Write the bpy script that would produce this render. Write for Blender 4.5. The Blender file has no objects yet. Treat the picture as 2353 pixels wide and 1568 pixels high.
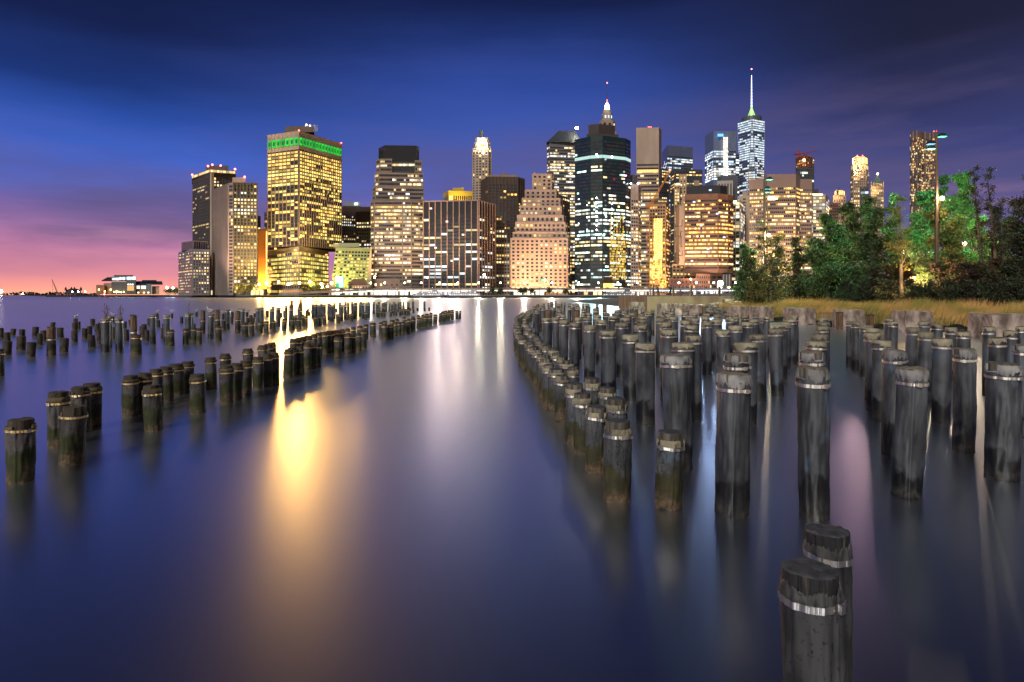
import bpy, bmesh, math, random
from mathutils import Vector, Matrix, noise as mnoise
R_ = random.Random(7)
F, CX, HY, CAMZ = 1438.0, 1176.5, 677.9, 2.8     # focal length and horizon, measured on the photo (2353 px wide)
scn = bpy.context.scene
COL = scn.collection

# ------------------------------------------------------------------ helpers
def P(x, d, z=0.0):
    return Vector(((x - CX) / F * d, d, z))
def zat(y, d):
    return CAMZ + (HY - y) / F * d
def dwater(y):
    return F * CAMZ / (y - HY)
def lin(c, k=1.0):
    return tuple(k * ((v / 255) / 12.92 if v <= 10 else (((v / 255) + .055) / 1.055) ** 2.4) for v in c[:3])
def tag(o, label=None, cat=None, group=None, kind=None):
    if label: o['label'] = label
    if cat: o['category'] = cat
    if group: o['group'] = group
    if kind: o['kind'] = kind
    return o
def empty(name, loc=(0, 0, 0), rz=0.0):
    o = bpy.data.objects.new(name, None)
    o.location = loc; o.rotation_euler = (0, 0, rz); o.empty_display_size = .2
    COL.objects.link(o)
    return o
def link(name, me, parent=None, loc=None):
    o = bpy.data.objects.new(name, me)
    COL.objects.link(o)
    if parent is not None: o.parent = parent
    if loc is not None: o.location = loc
    return o
def copy_tree(o, parent=None):
    c = o.copy(); COL.objects.link(c)
    if parent is not None: c.parent = parent
    for ch in list(o.children): copy_tree(ch, c)
    return c

class MB:
    """collects faces for ONE mesh"""
    def __init__(s): s.v = []; s.f = []; s.m = []; s.c = []
    def add(s, vs, fs, m=0, col=None):
        b = len(s.v); s.v.extend(tuple(v) for v in vs)
        for f in fs:
            s.f.append(tuple(i + b for i in f)); s.m.append(m); s.c.append(col)
        return s
    def quad(s, a, b, c, d, m=0, col=None): return s.add((a, b, c, d), ((0, 1, 2, 3),), m, col)
    def box(s, cx, cy, cz, sx, sy, sz, rz=0.0, m=0, col=None):
        ca, sa = math.cos(rz), math.sin(rz); vs = []
        for z in (-.5, .5):
            for x, y in ((-.5, -.5), (.5, -.5), (.5, .5), (-.5, .5)):
                X, Y = x * sx, y * sy
                vs.append((cx + X * ca - Y * sa, cy + X * sa + Y * ca, cz + z * sz))
        return s.add(vs, ((3, 2, 1, 0), (4, 5, 6, 7), (0, 1, 5, 4), (1, 2, 6, 5), (2, 3, 7, 6), (3, 0, 4, 7)), m, col)
    def prism(s, poly, z0, z1, m=0, top=True, col=None):
        n = len(poly)
        vs = [(p[0], p[1], z0) for p in poly] + [(p[0], p[1], z1) for p in poly]
        fs = [(i, (i + 1) % n, n + (i + 1) % n, n + i) for i in range(n)]
        if top: fs.append(tuple(range(n, 2 * n)))
        return s.add(vs, fs, m, col)
    def loft(s, pa, pb, m=0, cap=True):
        n = len(pa); vs = list(pa) + list(pb)
        fs = [(i, (i + 1) % n, n + (i + 1) % n, n + i) for i in range(n)]
        if cap: fs.append(tuple(range(n, 2 * n)))
        return s.add(vs, fs, m)
    def tube(s, p0, p1, r0, r1, n=6, m=0, cap=True):
        p0, p1 = Vector(p0), Vector(p1); ax = (p1 - p0)
        if ax.length < 1e-6: return s
        ax.normalize(); u = ax.orthogonal().normalized(); w = ax.cross(u)
        vs = []
        for p, r in ((p0, r0), (p1, r1)):
            for i in range(n):
                a = 2 * math.pi * i / n
                vs.append(p + (u * math.cos(a) + w * math.sin(a)) * r)
        fs = [(i, (i + 1) % n, n + (i + 1) % n, n + i) for i in range(n)]
        if cap: fs += [tuple(range(n - 1, -1, -1)), tuple(range(n, 2 * n))]
        return s.add(vs, fs, m)
    def path(s, pts, rs, n=6, m=0):
        for i in range(len(pts) - 1): s.tube(pts[i], pts[i + 1], rs[i], rs[i + 1], n, m, cap=(i == len(pts) - 2))
        return s
    def ball(s, c, r, sz=1.0, n=8, k=5, m=0, jit=0.0):
        vs = []; fs = []
        for j in range(k + 1):
            t = math.pi * j / k
            for i in range(n):
                a = 2 * math.pi * i / n
                q = 1 + (R_.uniform(-jit, jit) if jit else 0)
                vs.append((c[0] + r * q * math.sin(t) * math.cos(a), c[1] + r * q * math.sin(t) * math.sin(a), c[2] + r * sz * q * math.cos(t)))
        for j in range(k):
            for i in range(n):
                fs.append((j * n + i, (j + 1) * n + i, (j + 1) * n + (i + 1) % n, j * n + (i + 1) % n))
        return s.add(vs, fs, m)
    def mesh(s, name, mats, smooth=False):
        me = bpy.data.meshes.new(name)
        me.from_pydata(s.v, [], s.f)
        for mt in (mats if isinstance(mats, (list, tuple)) else [mats]): me.materials.append(mt)
        me.polygons.foreach_set('material_index', s.m)
        if smooth: me.polygons.foreach_set('use_smooth', [True] * len(s.f))
        if any(c is not None for c in s.c):
            at = me.attributes.new('lit', 'FLOAT_COLOR', 'FACE')
            fl = []
            for c in s.c: fl.extend((*(c or (0, 0, 0)), 1.0))
            at.data.foreach_set('color', fl)
        me.update()
        return me
    def build(s, name, mats, parent=None, smooth=False, loc=None):
        return link(name, s.mesh(name, mats, smooth), parent, loc)

# ------------------------------------------------------------------ materials
def new_mat(name):
    m = bpy.data.materials.new(name); m.use_nodes = True
    nt = m.node_tree; b = nt.nodes['Principled BSDF']
    return m, nt, b
def nodes(nt, kind, **kw):
    n = nt.nodes.new(kind)
    for k, v in kw.items(): setattr(n, k, v)
    return n
def plain(name, col, rough=.6, metal=0.0, col2=None, scale=3.0, bump=0.0, stretch=(1, 1, 1), emit=None, es=0.0, lo=.35, hi=.65, detail=4, bscale=None, rand=0.0):
    m, nt, b = new_mat(name); L = nt.links.new
    b.inputs['Roughness'].default_value = rough; b.inputs['Metallic'].default_value = metal
    b.inputs['Base Color'].default_value = (*col, 1)
    if col2 is not None or bump:
        tc = nodes(nt, 'ShaderNodeTexCoord'); mp = nodes(nt, 'ShaderNodeMapping'); mp.inputs['Scale'].default_value = stretch
        L(tc.outputs['Object'], mp.inputs['Vector'])
        nz = nodes(nt, 'ShaderNodeTexNoise'); nz.inputs['Scale'].default_value = scale; nz.inputs['Detail'].default_value = detail
        L(mp.outputs[0], nz.inputs['Vector'])
        if col2 is not None:
            rp = nodes(nt, 'ShaderNodeValToRGB')
            rp.color_ramp.elements[0].position = lo; rp.color_ramp.elements[0].color = (*col, 1)
            rp.color_ramp.elements[1].position = hi; rp.color_ramp.elements[1].color = (*col2, 1)
            L(nz.outputs['Fac'], rp.inputs[0]); L(rp.outputs[0], b.inputs['Base Color'])
            if rand:     # every copy its own tone
                oi = nodes(nt, 'ShaderNodeObjectInfo'); mr = nodes(nt, 'ShaderNodeMapRange'); mr.inputs['To Min'].default_value = 1 - rand; mr.inputs['To Max'].default_value = 1 + rand
                L(oi.outputs['Random'], mr.inputs['Value']); vm = nodes(nt, 'ShaderNodeVectorMath', operation='SCALE'); L(rp.outputs[0], vm.inputs[0]); L(mr.outputs[0], vm.inputs['Scale']); L(vm.outputs[0], b.inputs['Base Color'])
        if bump:
            nb = nz
            if bscale:
                nb = nodes(nt, 'ShaderNodeTexNoise'); nb.inputs['Scale'].default_value = bscale; nb.inputs['Detail'].default_value = 5
                L(mp.outputs[0], nb.inputs['Vector'])
            bp = nodes(nt, 'ShaderNodeBump'); bp.inputs['Strength'].default_value = bump; bp.inputs['Distance'].default_value = .02
            L(nb.outputs['Fac'], bp.inputs['Height']); L(bp.outputs[0], b.inputs['Normal'])
    if emit is not None:
        b.inputs['Emission Color'].default_value = (*emit, 1); b.inputs['Emission Strength'].default_value = es
    return m
_wc = {}
def wall_mat(col, rough=.75):
    k = (tuple(round(c, 3) for c in col), rough)
    if k not in _wc:
        _wc[k] = plain('facade stone', col, rough, col2=tuple(c * .78 for c in col), scale=.06, stretch=(1, 1, .35))
    return _wc[k]
def emis(name, col, s, base=.3):
    return plain(name, tuple(base * c for c in col), .5, emit=col, es=s)
def window_mat():
    m, nt, b = new_mat('window glass')
    b.inputs['Base Color'].default_value = (.018, .022, .032, 1); b.inputs['Roughness'].default_value = .12
    a = nodes(nt, 'ShaderNodeAttribute', attribute_name='lit')
    nt.links.new(a.outputs['Color'], b.inputs['Emission Color']); b.inputs['Emission Strength'].default_value = 1.0
    return m
WIN = window_mat()

# ------------------------------------------------------------------ camera
cam = bpy.data.cameras.new('camera'); co = bpy.data.objects.new('camera', cam); COL.objects.link(co)
co.location = (0, 0, CAMZ); co.rotation_euler = (math.pi / 2, 0, 0)
cam.sensor_width = 36; cam.lens = F / 2353 * 36; cam.shift_y = -(784 - HY) / 2353
cam.clip_end = 20000; cam.clip_start = .1
scn.camera = co
scn.view_settings.view_transform = 'Standard'; scn.view_settings.look = 'None'
scn.view_settings.exposure = 0; scn.view_settings.gamma = 1
scn.cycles.use_denoising = True
scn.cycles.max_bounces = 5; scn.cycles.diffuse_bounces = 2; scn.cycles.glossy_bounces = 4; scn.cycles.transparent_max_bounces = 4
scn.cycles.sample_clamp_indirect = 6.0; scn.cycles.caustics_reflective = False; scn.cycles.caustics_refractive = False

# ------------------------------------------------------------------ sky: dusk gradient by direction, a trace of the low-sun sky texture added
SUN_EL, SUN_AZ = math.radians(32), math.radians(205)
w = bpy.data.worlds.new('World'); scn.world = w; w.use_nodes = True
nt = w.node_tree; L = nt.links.new
for n in list(nt.nodes): nt.nodes.remove(n)
def M(op, a, b=None, c=None, clamp=False):
    n = nodes(nt, 'ShaderNodeMath', operation=op); n.use_clamp = clamp
    for i, v in enumerate((a, b, c)):
        if v is None: continue
        if isinstance(v, (int, float)): n.inputs[i].default_value = v
        else: L(v, n.inputs[i])
    return n.outputs[0]
def ramp(fac, stops):
    r = nodes(nt, 'ShaderNodeValToRGB'); e = r.color_ramp.elements
    while len(e) < len(stops): e.new(.5)
    for el, (p, c) in zip(e, stops): el.position = p; el.color = (*lin(c), 1)
    L(fac, r.inputs[0]); return r.outputs[0]
def mix(f, a, b, mode='MIX'):
    n = nodes(nt, 'ShaderNodeMix', data_type='RGBA', blend_type=mode)
    for s, v in ((0, f), (6, a), (7, b)):
        if isinstance(v, (int, float)): n.inputs[s].default_value = v
        elif isinstance(v, tuple): n.inputs[s].default_value = (*v, 1)
        else: L(v, n.inputs[s])
    return n.outputs[2]
tc = nodes(nt, 'ShaderNodeTexCoord'); sp = nodes(nt, 'ShaderNodeSeparateXYZ'); L(tc.outputs['Generated'], sp.inputs[0])
x, y, z = sp.outputs
hyp = M('SQRT', M('ADD', M('MULTIPLY', x, x), M('ADD', M('MULTIPLY', y, y), 1e-6)))
t = M('DIVIDE', z, hyp); s_ = M('DIVIDE', x, hyp)
mp = nodes(nt, 'ShaderNodeMapping'); mp.inputs['Scale'].default_value = (2.2, 2.2, 11); mp.inputs['Rotation'].default_value = (0, math.radians(9), 0)
L(tc.outputs['Generated'], mp.inputs[0])
nz = nodes(nt, 'ShaderNodeTexNoise'); nz.inputs['Scale'].default_value = 1.3; nz.inputs['Detail'].default_value = 5; nz.inputs['Roughness'].default_value = .5
L(mp.outputs[0], nz.inputs['Vector'])
wob = M('MULTIPLY', M('SUBTRACT', nz.outputs['Fac'], .5), .10)
tt = M('ADD', M('ADD', t, M('MULTIPLY', wob, M('MULTIPLY', M('MINIMUM', M('MAXIMUM', t, 0.0), .2), 5.0))), .0)
LEFT = [(0, (255, 172, 136)), (.012, (244, 154, 140)), (.031, (220, 136, 148)), (.064, (192, 122, 158)), (.096, (140, 102, 152)), (.130, (104, 90, 154)), (.158, (84, 96, 178)), (.188, (62, 92, 184)), (.231, (38, 72, 156)), (.285, (24, 48, 112)), (.365, (16, 26, 70)), (.55, (11, 16, 46)), (1, (8, 11, 32))]
MID = [(0, (150, 112, 150)), (.054, (120, 100, 156)), (.124, (92, 93, 162)), (.193, (72, 89, 168)), (.263, (56, 80, 160)), (.332, (44, 68, 146)), (.40, (28, 47, 108)), (.47, (15, 25, 68)), (.62, (10, 16, 46)), (1, (8, 11, 32))]
RIGHT = [(0, (128, 98, 134)), (.06, (112, 90, 134)), (.107, (86, 80, 130)), (.15, (70, 71, 122)), (.204, (52, 57, 110)), (.258, (44, 46, 88)), (.311, (34, 35, 68)), (.365, (26, 26, 50)), (.55, (16, 16, 38)), (1, (8, 11, 30))]
cl, cm, cr = ramp(tt, LEFT), ramp(tt, MID), ramp(tt, RIGHT)
fl = M('MULTIPLY', M('ADD', s_, .02), -1 / .52, clamp=True)
fr = M('MULTIPLY', M('SUBTRACT', s_, .06), 1 / .5, clamp=True)
sm = lambda f: M('MULTIPLY', M('MULTIPLY', f, f), M('SUBTRACT', 3.0, M('MULTIPLY', f, 2.0)))
c = mix(sm(fl), cm, cl); c = mix(sm(fr), c, cr)
# thin wisps lit pink from below
mp2 = nodes(nt, 'ShaderNodeMapping'); mp2.inputs['Scale'].default_value = (3.2, 3.2, 34); mp2.inputs['Location'].default_value = (1.3, .4, .2)
L(tc.outputs['Generated'], mp2.inputs[0])
n2 = nodes(nt, 'ShaderNodeTexNoise'); n2.inputs['Scale'].default_value = 1.4; n2.inputs['Detail'].default_value = 4
L(mp2.outputs[0], n2.inputs['Vector'])
wf = M('MULTIPLY', M('SUBTRACT', n2.outputs['Fac'], .56), 4.0, clamp=True)
band = M('MULTIPLY', M('SUBTRACT', .19, t), 6.0, clamp=True)
c = mix(M('MULTIPLY', M('MULTIPLY', wf, band), .5), c, lin((226, 158, 170)))
wf2 = M('MULTIPLY', M('SUBTRACT', .46, nz.outputs['Fac']), 3.5, clamp=True)
c = mix(M('MULTIPLY', wf2, .16), c, lin((58, 52, 92)))
# soft grey purple cloud bank, higher towards the middle
mp5 = nodes(nt, 'ShaderNodeMapping'); mp5.inputs['Scale'].default_value = (1.5, 1.5, 9); mp5.inputs['Rotation'].default_value = (0, math.radians(13), 0); mp5.inputs['Location'].default_value = (.35, .2, .1)
L(tc.outputs['Generated'], mp5.inputs[0]); n5 = nodes(nt, 'ShaderNodeTexNoise'); n5.inputs['Scale'].default_value = 1.5; n5.inputs['Detail'].default_value = 7; n5.inputs['Roughness'].default_value = .55; L(mp5.outputs[0], n5.inputs['Vector'])
tb = M('SUBTRACT', t, M('MULTIPLY', s_, .08))
bw_ = M('MULTIPLY', M('MULTIPLY', M('SUBTRACT', tb, .055), 14.0, clamp=True), M('MULTIPLY', M('SUBTRACT', .30, tb), 9.0, clamp=True))
cf = M('MULTIPLY', M('MULTIPLY', M('SUBTRACT', n5.outputs['Fac'], .44), 5.0, clamp=True), bw_)
c = mix(M('MULTIPLY', cf, .70), c, lin((86, 76, 118)))
# behind the camera: brownish town glow low over the near bank
fb = M('MULTIPLY', M('SUBTRACT', -.15, y), 1.6, clamp=True)
cb = ramp(t, [(0, (178, 154, 136)), (.14, (112, 100, 98)), (.4, (50, 48, 62)), (1, (16, 18, 38))])
mp4 = nodes(nt, 'ShaderNodeMapping'); mp4.inputs['Scale'].default_value = (7, 7, 9); L(tc.outputs['Generated'], mp4.inputs[0])
n4 = nodes(nt, 'ShaderNodeTexNoise'); n4.inputs['Scale'].default_value = 1.6; n4.inputs['Detail'].default_value = 2; L(mp4.outputs[0], n4.inputs['Vector'])
spot = M('MULTIPLY', M('MULTIPLY', M('SUBTRACT', n4.outputs['Fac'], .59), 12.0, clamp=True), M('MULTIPLY', M('SUBTRACT', .2, t), 8.0, clamp=True))
cb = mix(M('MULTIPLY', spot, M('GREATER_THAN', t, .0)), cb, (10.5, 9.0, 7.4))
c = mix(fb, c, cb)
sky = nodes(nt, 'ShaderNodeTexSky', sky_type='NISHITA'); sky.sun_disc = False; sky.sun_elevation = SUN_EL; sky.sun_rotation = SUN_AZ
c2 = mix(1.0, c, mix(1.0, sky.outputs[0], (.0015, .0015, .0015), 'MULTIPLY'), 'ADD')
bg = nodes(nt, 'ShaderNodeBackground'); bg.inputs['Strength'].default_value = 1.16
L(c2, bg.inputs['Color'])
out = nodes(nt, 'ShaderNodeOutputWorld'); L(bg.outputs[0], out.inputs['Surface'])

sun = bpy.data.lights.new('sun', 'SUN'); sun.energy = 2.2; sun.angle = math.radians(12); sun.color = (1.0, .95, .90)
so = bpy.data.objects.new('sun', sun); COL.objects.link(so)
so.rotation_euler = Vector((math.sin(SUN_AZ) * math.cos(SUN_EL), math.cos(SUN_AZ) * math.cos(SUN_EL), math.sin(SUN_EL))).to_track_quat('Z', 'Y').to_euler()
so.location = (0, -60, 60)

# ------------------------------------------------------------------ water
def water_mat():
    m, nt, b = new_mat('river water'); L = nt.links.new
    b.inputs['Base Color'].default_value = (.005, .011, .024, 1)
    b.inputs['IOR'].default_value = 1.4
    tc = nodes(nt, 'ShaderNodeTexCoord'); mp = nodes(nt, 'ShaderNodeMapping'); mp.inputs['Scale'].default_value = (1.0, 3.2, 1)
    L(tc.outputs['Object'], mp.inputs[0])
    n1 = nodes(nt, 'ShaderNodeTexNoise'); n1.inputs['Scale'].default_value = 5.0; n1.inputs['Detail'].default_value = 4
    L(mp.outputs[0], n1.inputs['Vector'])
    bp = nodes(nt, 'ShaderNodeBump'); bp.inputs['Strength'].default_value = .045; bp.inputs['Distance'].default_value = .02
    L(n1.outputs['Fac'], bp.inputs['Height']); L(bp.outputs[0], b.inputs['Normal'])
    mp3 = nodes(nt, 'ShaderNodeMapping'); mp3.inputs['Scale'].default_value = (.010, .045, 1); L(tc.outputs['Object'], mp3.inputs[0])
    n3 = nodes(nt, 'ShaderNodeTexNoise'); n3.inputs['Scale'].default_value = 1.0; n3.inputs['Detail'].default_value = 3; L(mp3.outputs[0], n3.inputs['Vector'])
    mr = nodes(nt, 'ShaderNodeMapRange'); mr.inputs['To Min'].default_value = .265; mr.inputs['To Max'].default_value = .315
    L(n3.outputs['Fac'], mr.inputs['Value']); L(mr.outputs[0], b.inputs['Roughness'])
    gl = nodes(nt, 'ShaderNodeBsdfGlossy'); gl.inputs['Color'].default_value = (.86, .93, 1, 1); L(mr.outputs[0], gl.inputs['Roughness']); L(bp.outputs[0], gl.inputs['Normal'])
    mx = nodes(nt, 'ShaderNodeMixShader'); lw = nodes(nt, 'ShaderNodeLayerWeight'); lw.inputs['Blend'].default_value = .5; pw = nodes(nt, 'ShaderNodeMath', operation='POWER'); pw.inputs[1].default_value = .95; L(lw.outputs['Facing'], pw.inputs[0]); L(pw.outputs[0], mx.inputs[0]); L(b.outputs[0], mx.inputs[1]); L(gl.outputs[0], mx.inputs[2]); L(mx.outputs[0], nt.nodes['Material Output'].inputs['Surface'])
    return m
wm = MB()
wm.quad((-9000, -60, 0), (9000, -60, 0), (9000, 9000, 0), (-9000, 9000, 0))
wo = wm.build('water', water_mat()); tag(wo, kind='structure')
# ------------------------------------------------------------------ the far city
WARM = [(1, .66, .23), (1, .58, .17), (1, .74, .34), (1, .82, .5)]
GOLD = [(1, .60, .14), (1, .67, .20), (1, .54, .11)]
ORNG = [(1, .46, .10), (1, .54, .16), (1, .64, .28)]
PALE = [(1, .84, .52), (1, .76, .38), (.95, .93, .85), (1, .70, .30)]
COOL = [(.72, .90, 1), (.85, .95, 1), (1, .95, .82), (.62, .82, 1)]
TEAL = [(.62, 1, .92), (.75, 1, .9), (.95, 1, .8)]
LIME = [(1, .78, .20), (.95, .80, .21), (1, .68, .15)]
GZ = 2.3
def ST(**k):
    d = dict(fh=4.0, bw=3.2, wf=.7, hf=.55, lit=.52, pal=WARM, gain=1.3, full=.12, dark=.18, top=2.0, bot=2.0, mg=.6, pier=None, ledge=None, skip=())
    d.update(k); return d
class Bld:
    def __init__(s, name, label, cat, x, d, group=None):
        s.root = empty(name, P(x, d, GZ)); tag(s.root, label, cat, group)
        s.o = P(x, d, GZ); s.rnd = random.Random(hash(label) % 99991 if False else sum(ord(c) * (i + 1) for i, c in enumerate(label)))
        s.n = 0
    def loc(s, mb):
        o = s.o
        mb.v = [(v[0] - o.x, v[1] - o.y, v[2] - o.z) for v in mb.v]; return mb
    def part(s, mb, name, mat, parent=None, smooth=False):
        return s.loc(mb).build(name, mat, parent or s.root, smooth)
    def foot(s, pts, d, ref, back):
        yr = pts[ref][1]; xy = []
        for (px, py) in pts:
            di = d * (HY - yr) / (HY - py); q = P(px, di); xy.append((q.x, q.y))
        def far(q):
            l = math.hypot(*q); return (q[0] * (1 + back / l), q[1] * (1 + back / l))
        return xy, xy + [far(xy[-1]), far(xy[0])]
    def sec(s, pts, d, y0=None, st=None, wall=(.3, .26, .22), pname='tower', ref=None, back=30, slope=None, rough=.75, mat=None, faces=None):
        if ref is None: ref = len(pts) // 2 if len(pts) > 2 else 0
        vis, poly = s.foot(pts, d, ref, back)
        z1 = zat(pts[ref][1], d); z0 = GZ if y0 is None else zat(y0, d)
        mb = MB(); mb.prism(poly, z0, z1); s.n += 1
        wm_ = mat or wall_mat(wall, rough)
        if st: s.windows(mb, vis, z0, z1, st, faces, wm_)
        s.part(mb, pname, wm_)
        return vis, z0, z1
    def windows(s, mb, vis, z0, z1, st, faces=None, wmat=None):
        r = s.rnd
        if st['fh'] < 7: st = dict(st); st['fh'] *= .88
        nf = max(1, int((z1 - z0 - st['top'] - st['bot']) / st['fh'])); fh = (z1 - z0 - st['top'] - st['bot']) / nf
        edges = []; pmb = MB() if 'pw' in st else mb
        for i in range(len(vis) - 1):
            if faces is not None and i not in faces: continue
            a, b = Vector((*vis[i], 0)), Vector((*vis[i + 1], 0)); u = (b - a); ln = u.length; u.normalize()
            nrm = Vector((u.y, -u.x, 0)); ov = st.get('f%d' % i, {})
            bw = ov.get('bw', st['bw']); bw *= .75 if bw < 4.7 and not ov.get('pier', st['pier']) else 1; nb = max(1, int((ln - 2 * st['mg']) / bw)); cw = (ln - 2 * st['mg']) / nb
            edges.append((i, a, u, nrm, nb, cw, ov))
            pr = ov.get('pier', st['pier'])
            if pr:
                for k in range(nb + 1):
                    c = a + u * (st['mg'] + k * cw) + nrm * (pr[1] / 2)
                    pmb.box(c.x, c.y, (z0 + z1) / 2, pr[0], pr[1], z1 - z0 - .4, math.atan2(u.y, u.x))
            lg = ov.get('ledge', st['ledge'])
            if lg:
                for j in range(nf + 1):
                    c = a + u * (ln / 2) + nrm * (lg[1] / 2)
                    mb.box(c.x, c.y, z0 + st['bot'] + j * fh - .0, ln - .2, lg[1], lg[0], math.atan2(u.y, u.x))
        if pmb is not mb and pmb.f: s.part(pmb, 'pier_grid', wall_mat(st['pw']))
        for j in range(nf):
            zz = z0 + st['bot'] + (j + .5) * fh; rel = (j + .5) / nf
            if any(a <= rel < b for a, b in st['skip']): continue
            fm = MB(); q = r.random()
            p = .97 if q < st['full'] else (.05 if q < st['full'] + st['dark'] else st['lit'] * r.uniform(.55, 1.35))
            if 'prof' in st: p = st['prof'](rel, p)
            pc = r.choice(st['pal']); fg = r.uniform(.75, 1.25); prev = None
            def strip(c, h, m_, col):          # one continuous glazing strip: panes and the mullions between them share edges
                nonlocal prev
                k = len(fm.v); fm.v += [(c.x, c.y, zz - h), (c.x, c.y, zz + h)]
                if prev is not None: fm.f.append((prev, k, k + 1, prev + 1)); fm.m.append(m_); fm.c.append(col)
                prev = k
            for (i, a, u, nrm, nb, cw, ov) in edges:
                pp = ov.get('lit', 1.0) * p; wf = ov.get('wf', st['wf']); hf = ov.get('hf', st['hf']); on = r.random() < pp
                pal = ov.get('pal'); gain = ov.get('gain', 1) * st['gain'] * 1.2; h = hf * fh / 2
                for k in range(nb):
                    if r.random() < .45: on = r.random() < pp
                    c0 = a + u * (st['mg'] + (k + .5 - wf / 2) * cw) + nrm * .2; c1 = c0 + u * (wf * cw)
                    if on:
                        cc = r.choice(pal) if pal else (pc if r.random() < .75 else r.choice(st['pal'])); g = gain * fg * r.choice((.3, .55, .8, 1.0, 1.15, 1.5))
                        col = tuple(g * v for v in cc)
                    else:
                        col = tuple(r.uniform(.0, .035) * v for v in (1, .8, .6))
                    strip(c0, h, 1, (0, 0, 0)); strip(c1, h, 0, col)
            s.part(fm, 'window_band', [WIN, wmat])
    def box(s, x0, x1, y0, y1, d, depth, wall, pname, mat=None, dd=0.0):
        """a box whose front spans pixel columns x0..x1 and rows y1 (bottom)..y0 (top) at distance d"""
        a, b = P(x0, d), P(x1, d); z0, z1 = zat(y1, d), zat(y0, d)
        mb = MB(); mb.prism([(a.x, d), (b.x, d), (b.x * (d + depth) / d, d + depth), (a.x * (d + depth) / d, d + depth)], z0, z1)
        return s.part(mb, pname, mat or wall_mat(wall))
    def glow(s, x0, x1, y0, y1, d, col, g, pname, depth=.6):
        a, b = P(x0, d), P(x1, d); z0, z1 = zat(y1, d), zat(y0, d)
        mb = MB(); mb.prism([(a.x, d - depth), (b.x, d - depth), (b.x, d), (a.x, d)], z0, z1)
        return s.part(mb, pname, emis('lamp glow', col, g))
    def mast(s, x, y0, y1, d, r0, r1, pname, mat):
        mb = MB(); mb.tube(P(x, d, zat(y1, d)), P(x, d, zat(y0, d)), r0, r1, 8); return s.part(mb, pname, mat)
    def wash(s, x, d, e, col, off=45, aim=55, spread=75):
        """added fill spot without a fitting, brightens the facade behind it"""
        l = bpy.data.lights.new('facade_fill', 'SPOT'); l.energy = e; l.color = col; l.spot_size = math.radians(spread); l.spot_blend = 1; l.shadow_soft_size = 1.5
        o = bpy.data.objects.new('facade_fill', l); COL.objects.link(o); q = P(x, d - off, 9); o.location = q - s.o; o.parent = s.root
        o.rotation_euler = (q - P(x, d, aim)).to_track_quat('Z', 'Y').to_euler()
    def flood(s, x, y, d, e, col, off=2.0, cone=70):
        """added lamp on a facade or roof edge, makes the reflection streaks on the water"""
        mb = MB(); q = P(x, d - off, zat(y, d)); mb.box(q.x, q.y, q.z, 2.2, 1.0, 1.4); s.part(mb, 'floodlight', emis('added flood glow', col, 2.2))  # housing of the added streak lamp, not a fitting of the building
        l = bpy.data.lights.new('added_flood_beam', 'SPOT'); l.energy = e; l.color = col; l.spot_size = math.radians(cone); l.spot_blend = .6; l.shadow_soft_size = 2.5
        o = bpy.data.objects.new('added_flood_beam', l); COL.objects.link(o); o.location = q - s.o + Vector((0, -1.5, 0)); o.parent = s.root
        o.rotation_euler = (q + Vector((0, -1.5, 0)) - Vector((0, 12, 0))).to_track_quat('Z', 'Y').to_euler()
    def beacon(s, x, y, d, col=(1, .12, .08), g=14, r=1.1):
        mb = MB(); mb.ball(P(x, d, zat(y, d)), r, n=8, k=4); return s.part(mb, 'beacon', emis('beacon light', col, g))
    def up(s, x, d, y, e, col, off=14, spread=150):
        l = bpy.data.lights.new('uplight', 'SPOT'); l.energy = e; l.color = col; l.spot_size = math.radians(spread); l.spot_blend = 1; l.shadow_soft_size = 1.5
        o = bpy.data.objects.new('uplight', l); COL.objects.link(o); p = P(x, d - off, zat(y, d)); o.location = p - s.o; o.parent = s.root
        o.rotation_euler = (Vector((0, -1, -.75))).to_track_quat('Z', 'Y').to_euler()
        return o
STEEL = plain('dark steel', (.05, .05, .055), .45, .6)
REDST = plain('red crane steel', (.35, .05, .03), .5, .2)
ORST = plain('orange crane steel', (.55, .22, .05), .5, .1)
DARKG = plain('dark mirror glass', (.012, .014, .018), .15)

def office(name, label, x, d, cat='building', group=None): return Bld(name, label, cat, x, d, group)

# 1 dark tall slab with overhanging lit crown, far left of the skyline
b = office('office_tower', 'tall dark slab tower with red roof beacons and a lit top storey, leftmost tall tower', 482, 720)
b.sec([(443, 411), (482, 396), (540, 402)], 720, None, ST(fh=4.2, bw=2.6, wf=.8, hf=.45, lit=.2, gain=1.0, full=.06, dark=.3, top=5, pier=(.5, .5), f1=dict(bw=3.2, lit=2.2, wf=.6, hf=.6, gain=1.2)), (.10, .085, .08), back=40)
b.sec([(441, 404), (482, 389), (542, 393)], 718, 397, ST(fh=9, bw=4, wf=.85, hf=.8, lit=.9, full=1, dark=0, top=.5, bot=.5, gain=1.3), (.3, .24, .2), 'crown', back=42)
b.box(474, 525, 381, 391, 730, 20, (.1, .08, .08), 'roof_plant')
b.sec([(478, 400), (486, 396), (492, 397)], 716, None, None, (.55, .45, .34), 'corner_column', back=8)
for xx, yy in ((442, 402), (478, 382), (488, 379), (507, 381), (540, 389)): b.beacon(xx, yy, 716)
# 2 its low annexe
b = office('office_block', 'lower grey block with a dark glass penthouse at the left end of the skyline', 442, 660)
b.sec([(410, 580), (442, 573), (482, 574)], 660, None, ST(fh=3.6, bw=2.2, wf=.7, hf=.42, lit=.3, gain=1.0, f1=dict(bw=3.4, wf=.5, hf=.55, lit=1.2), ledge=(.5, .5)), (.26, .22, .23), back=30)
b.sec([(417, 557), (444, 553), (478, 555)], 664, 573, ST(fh=16, bw=3, wf=.8, hf=.85, lit=0, full=0, dark=1, top=.5, bot=.5), (.2, .16, .15), 'penthouse', back=22)
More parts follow.
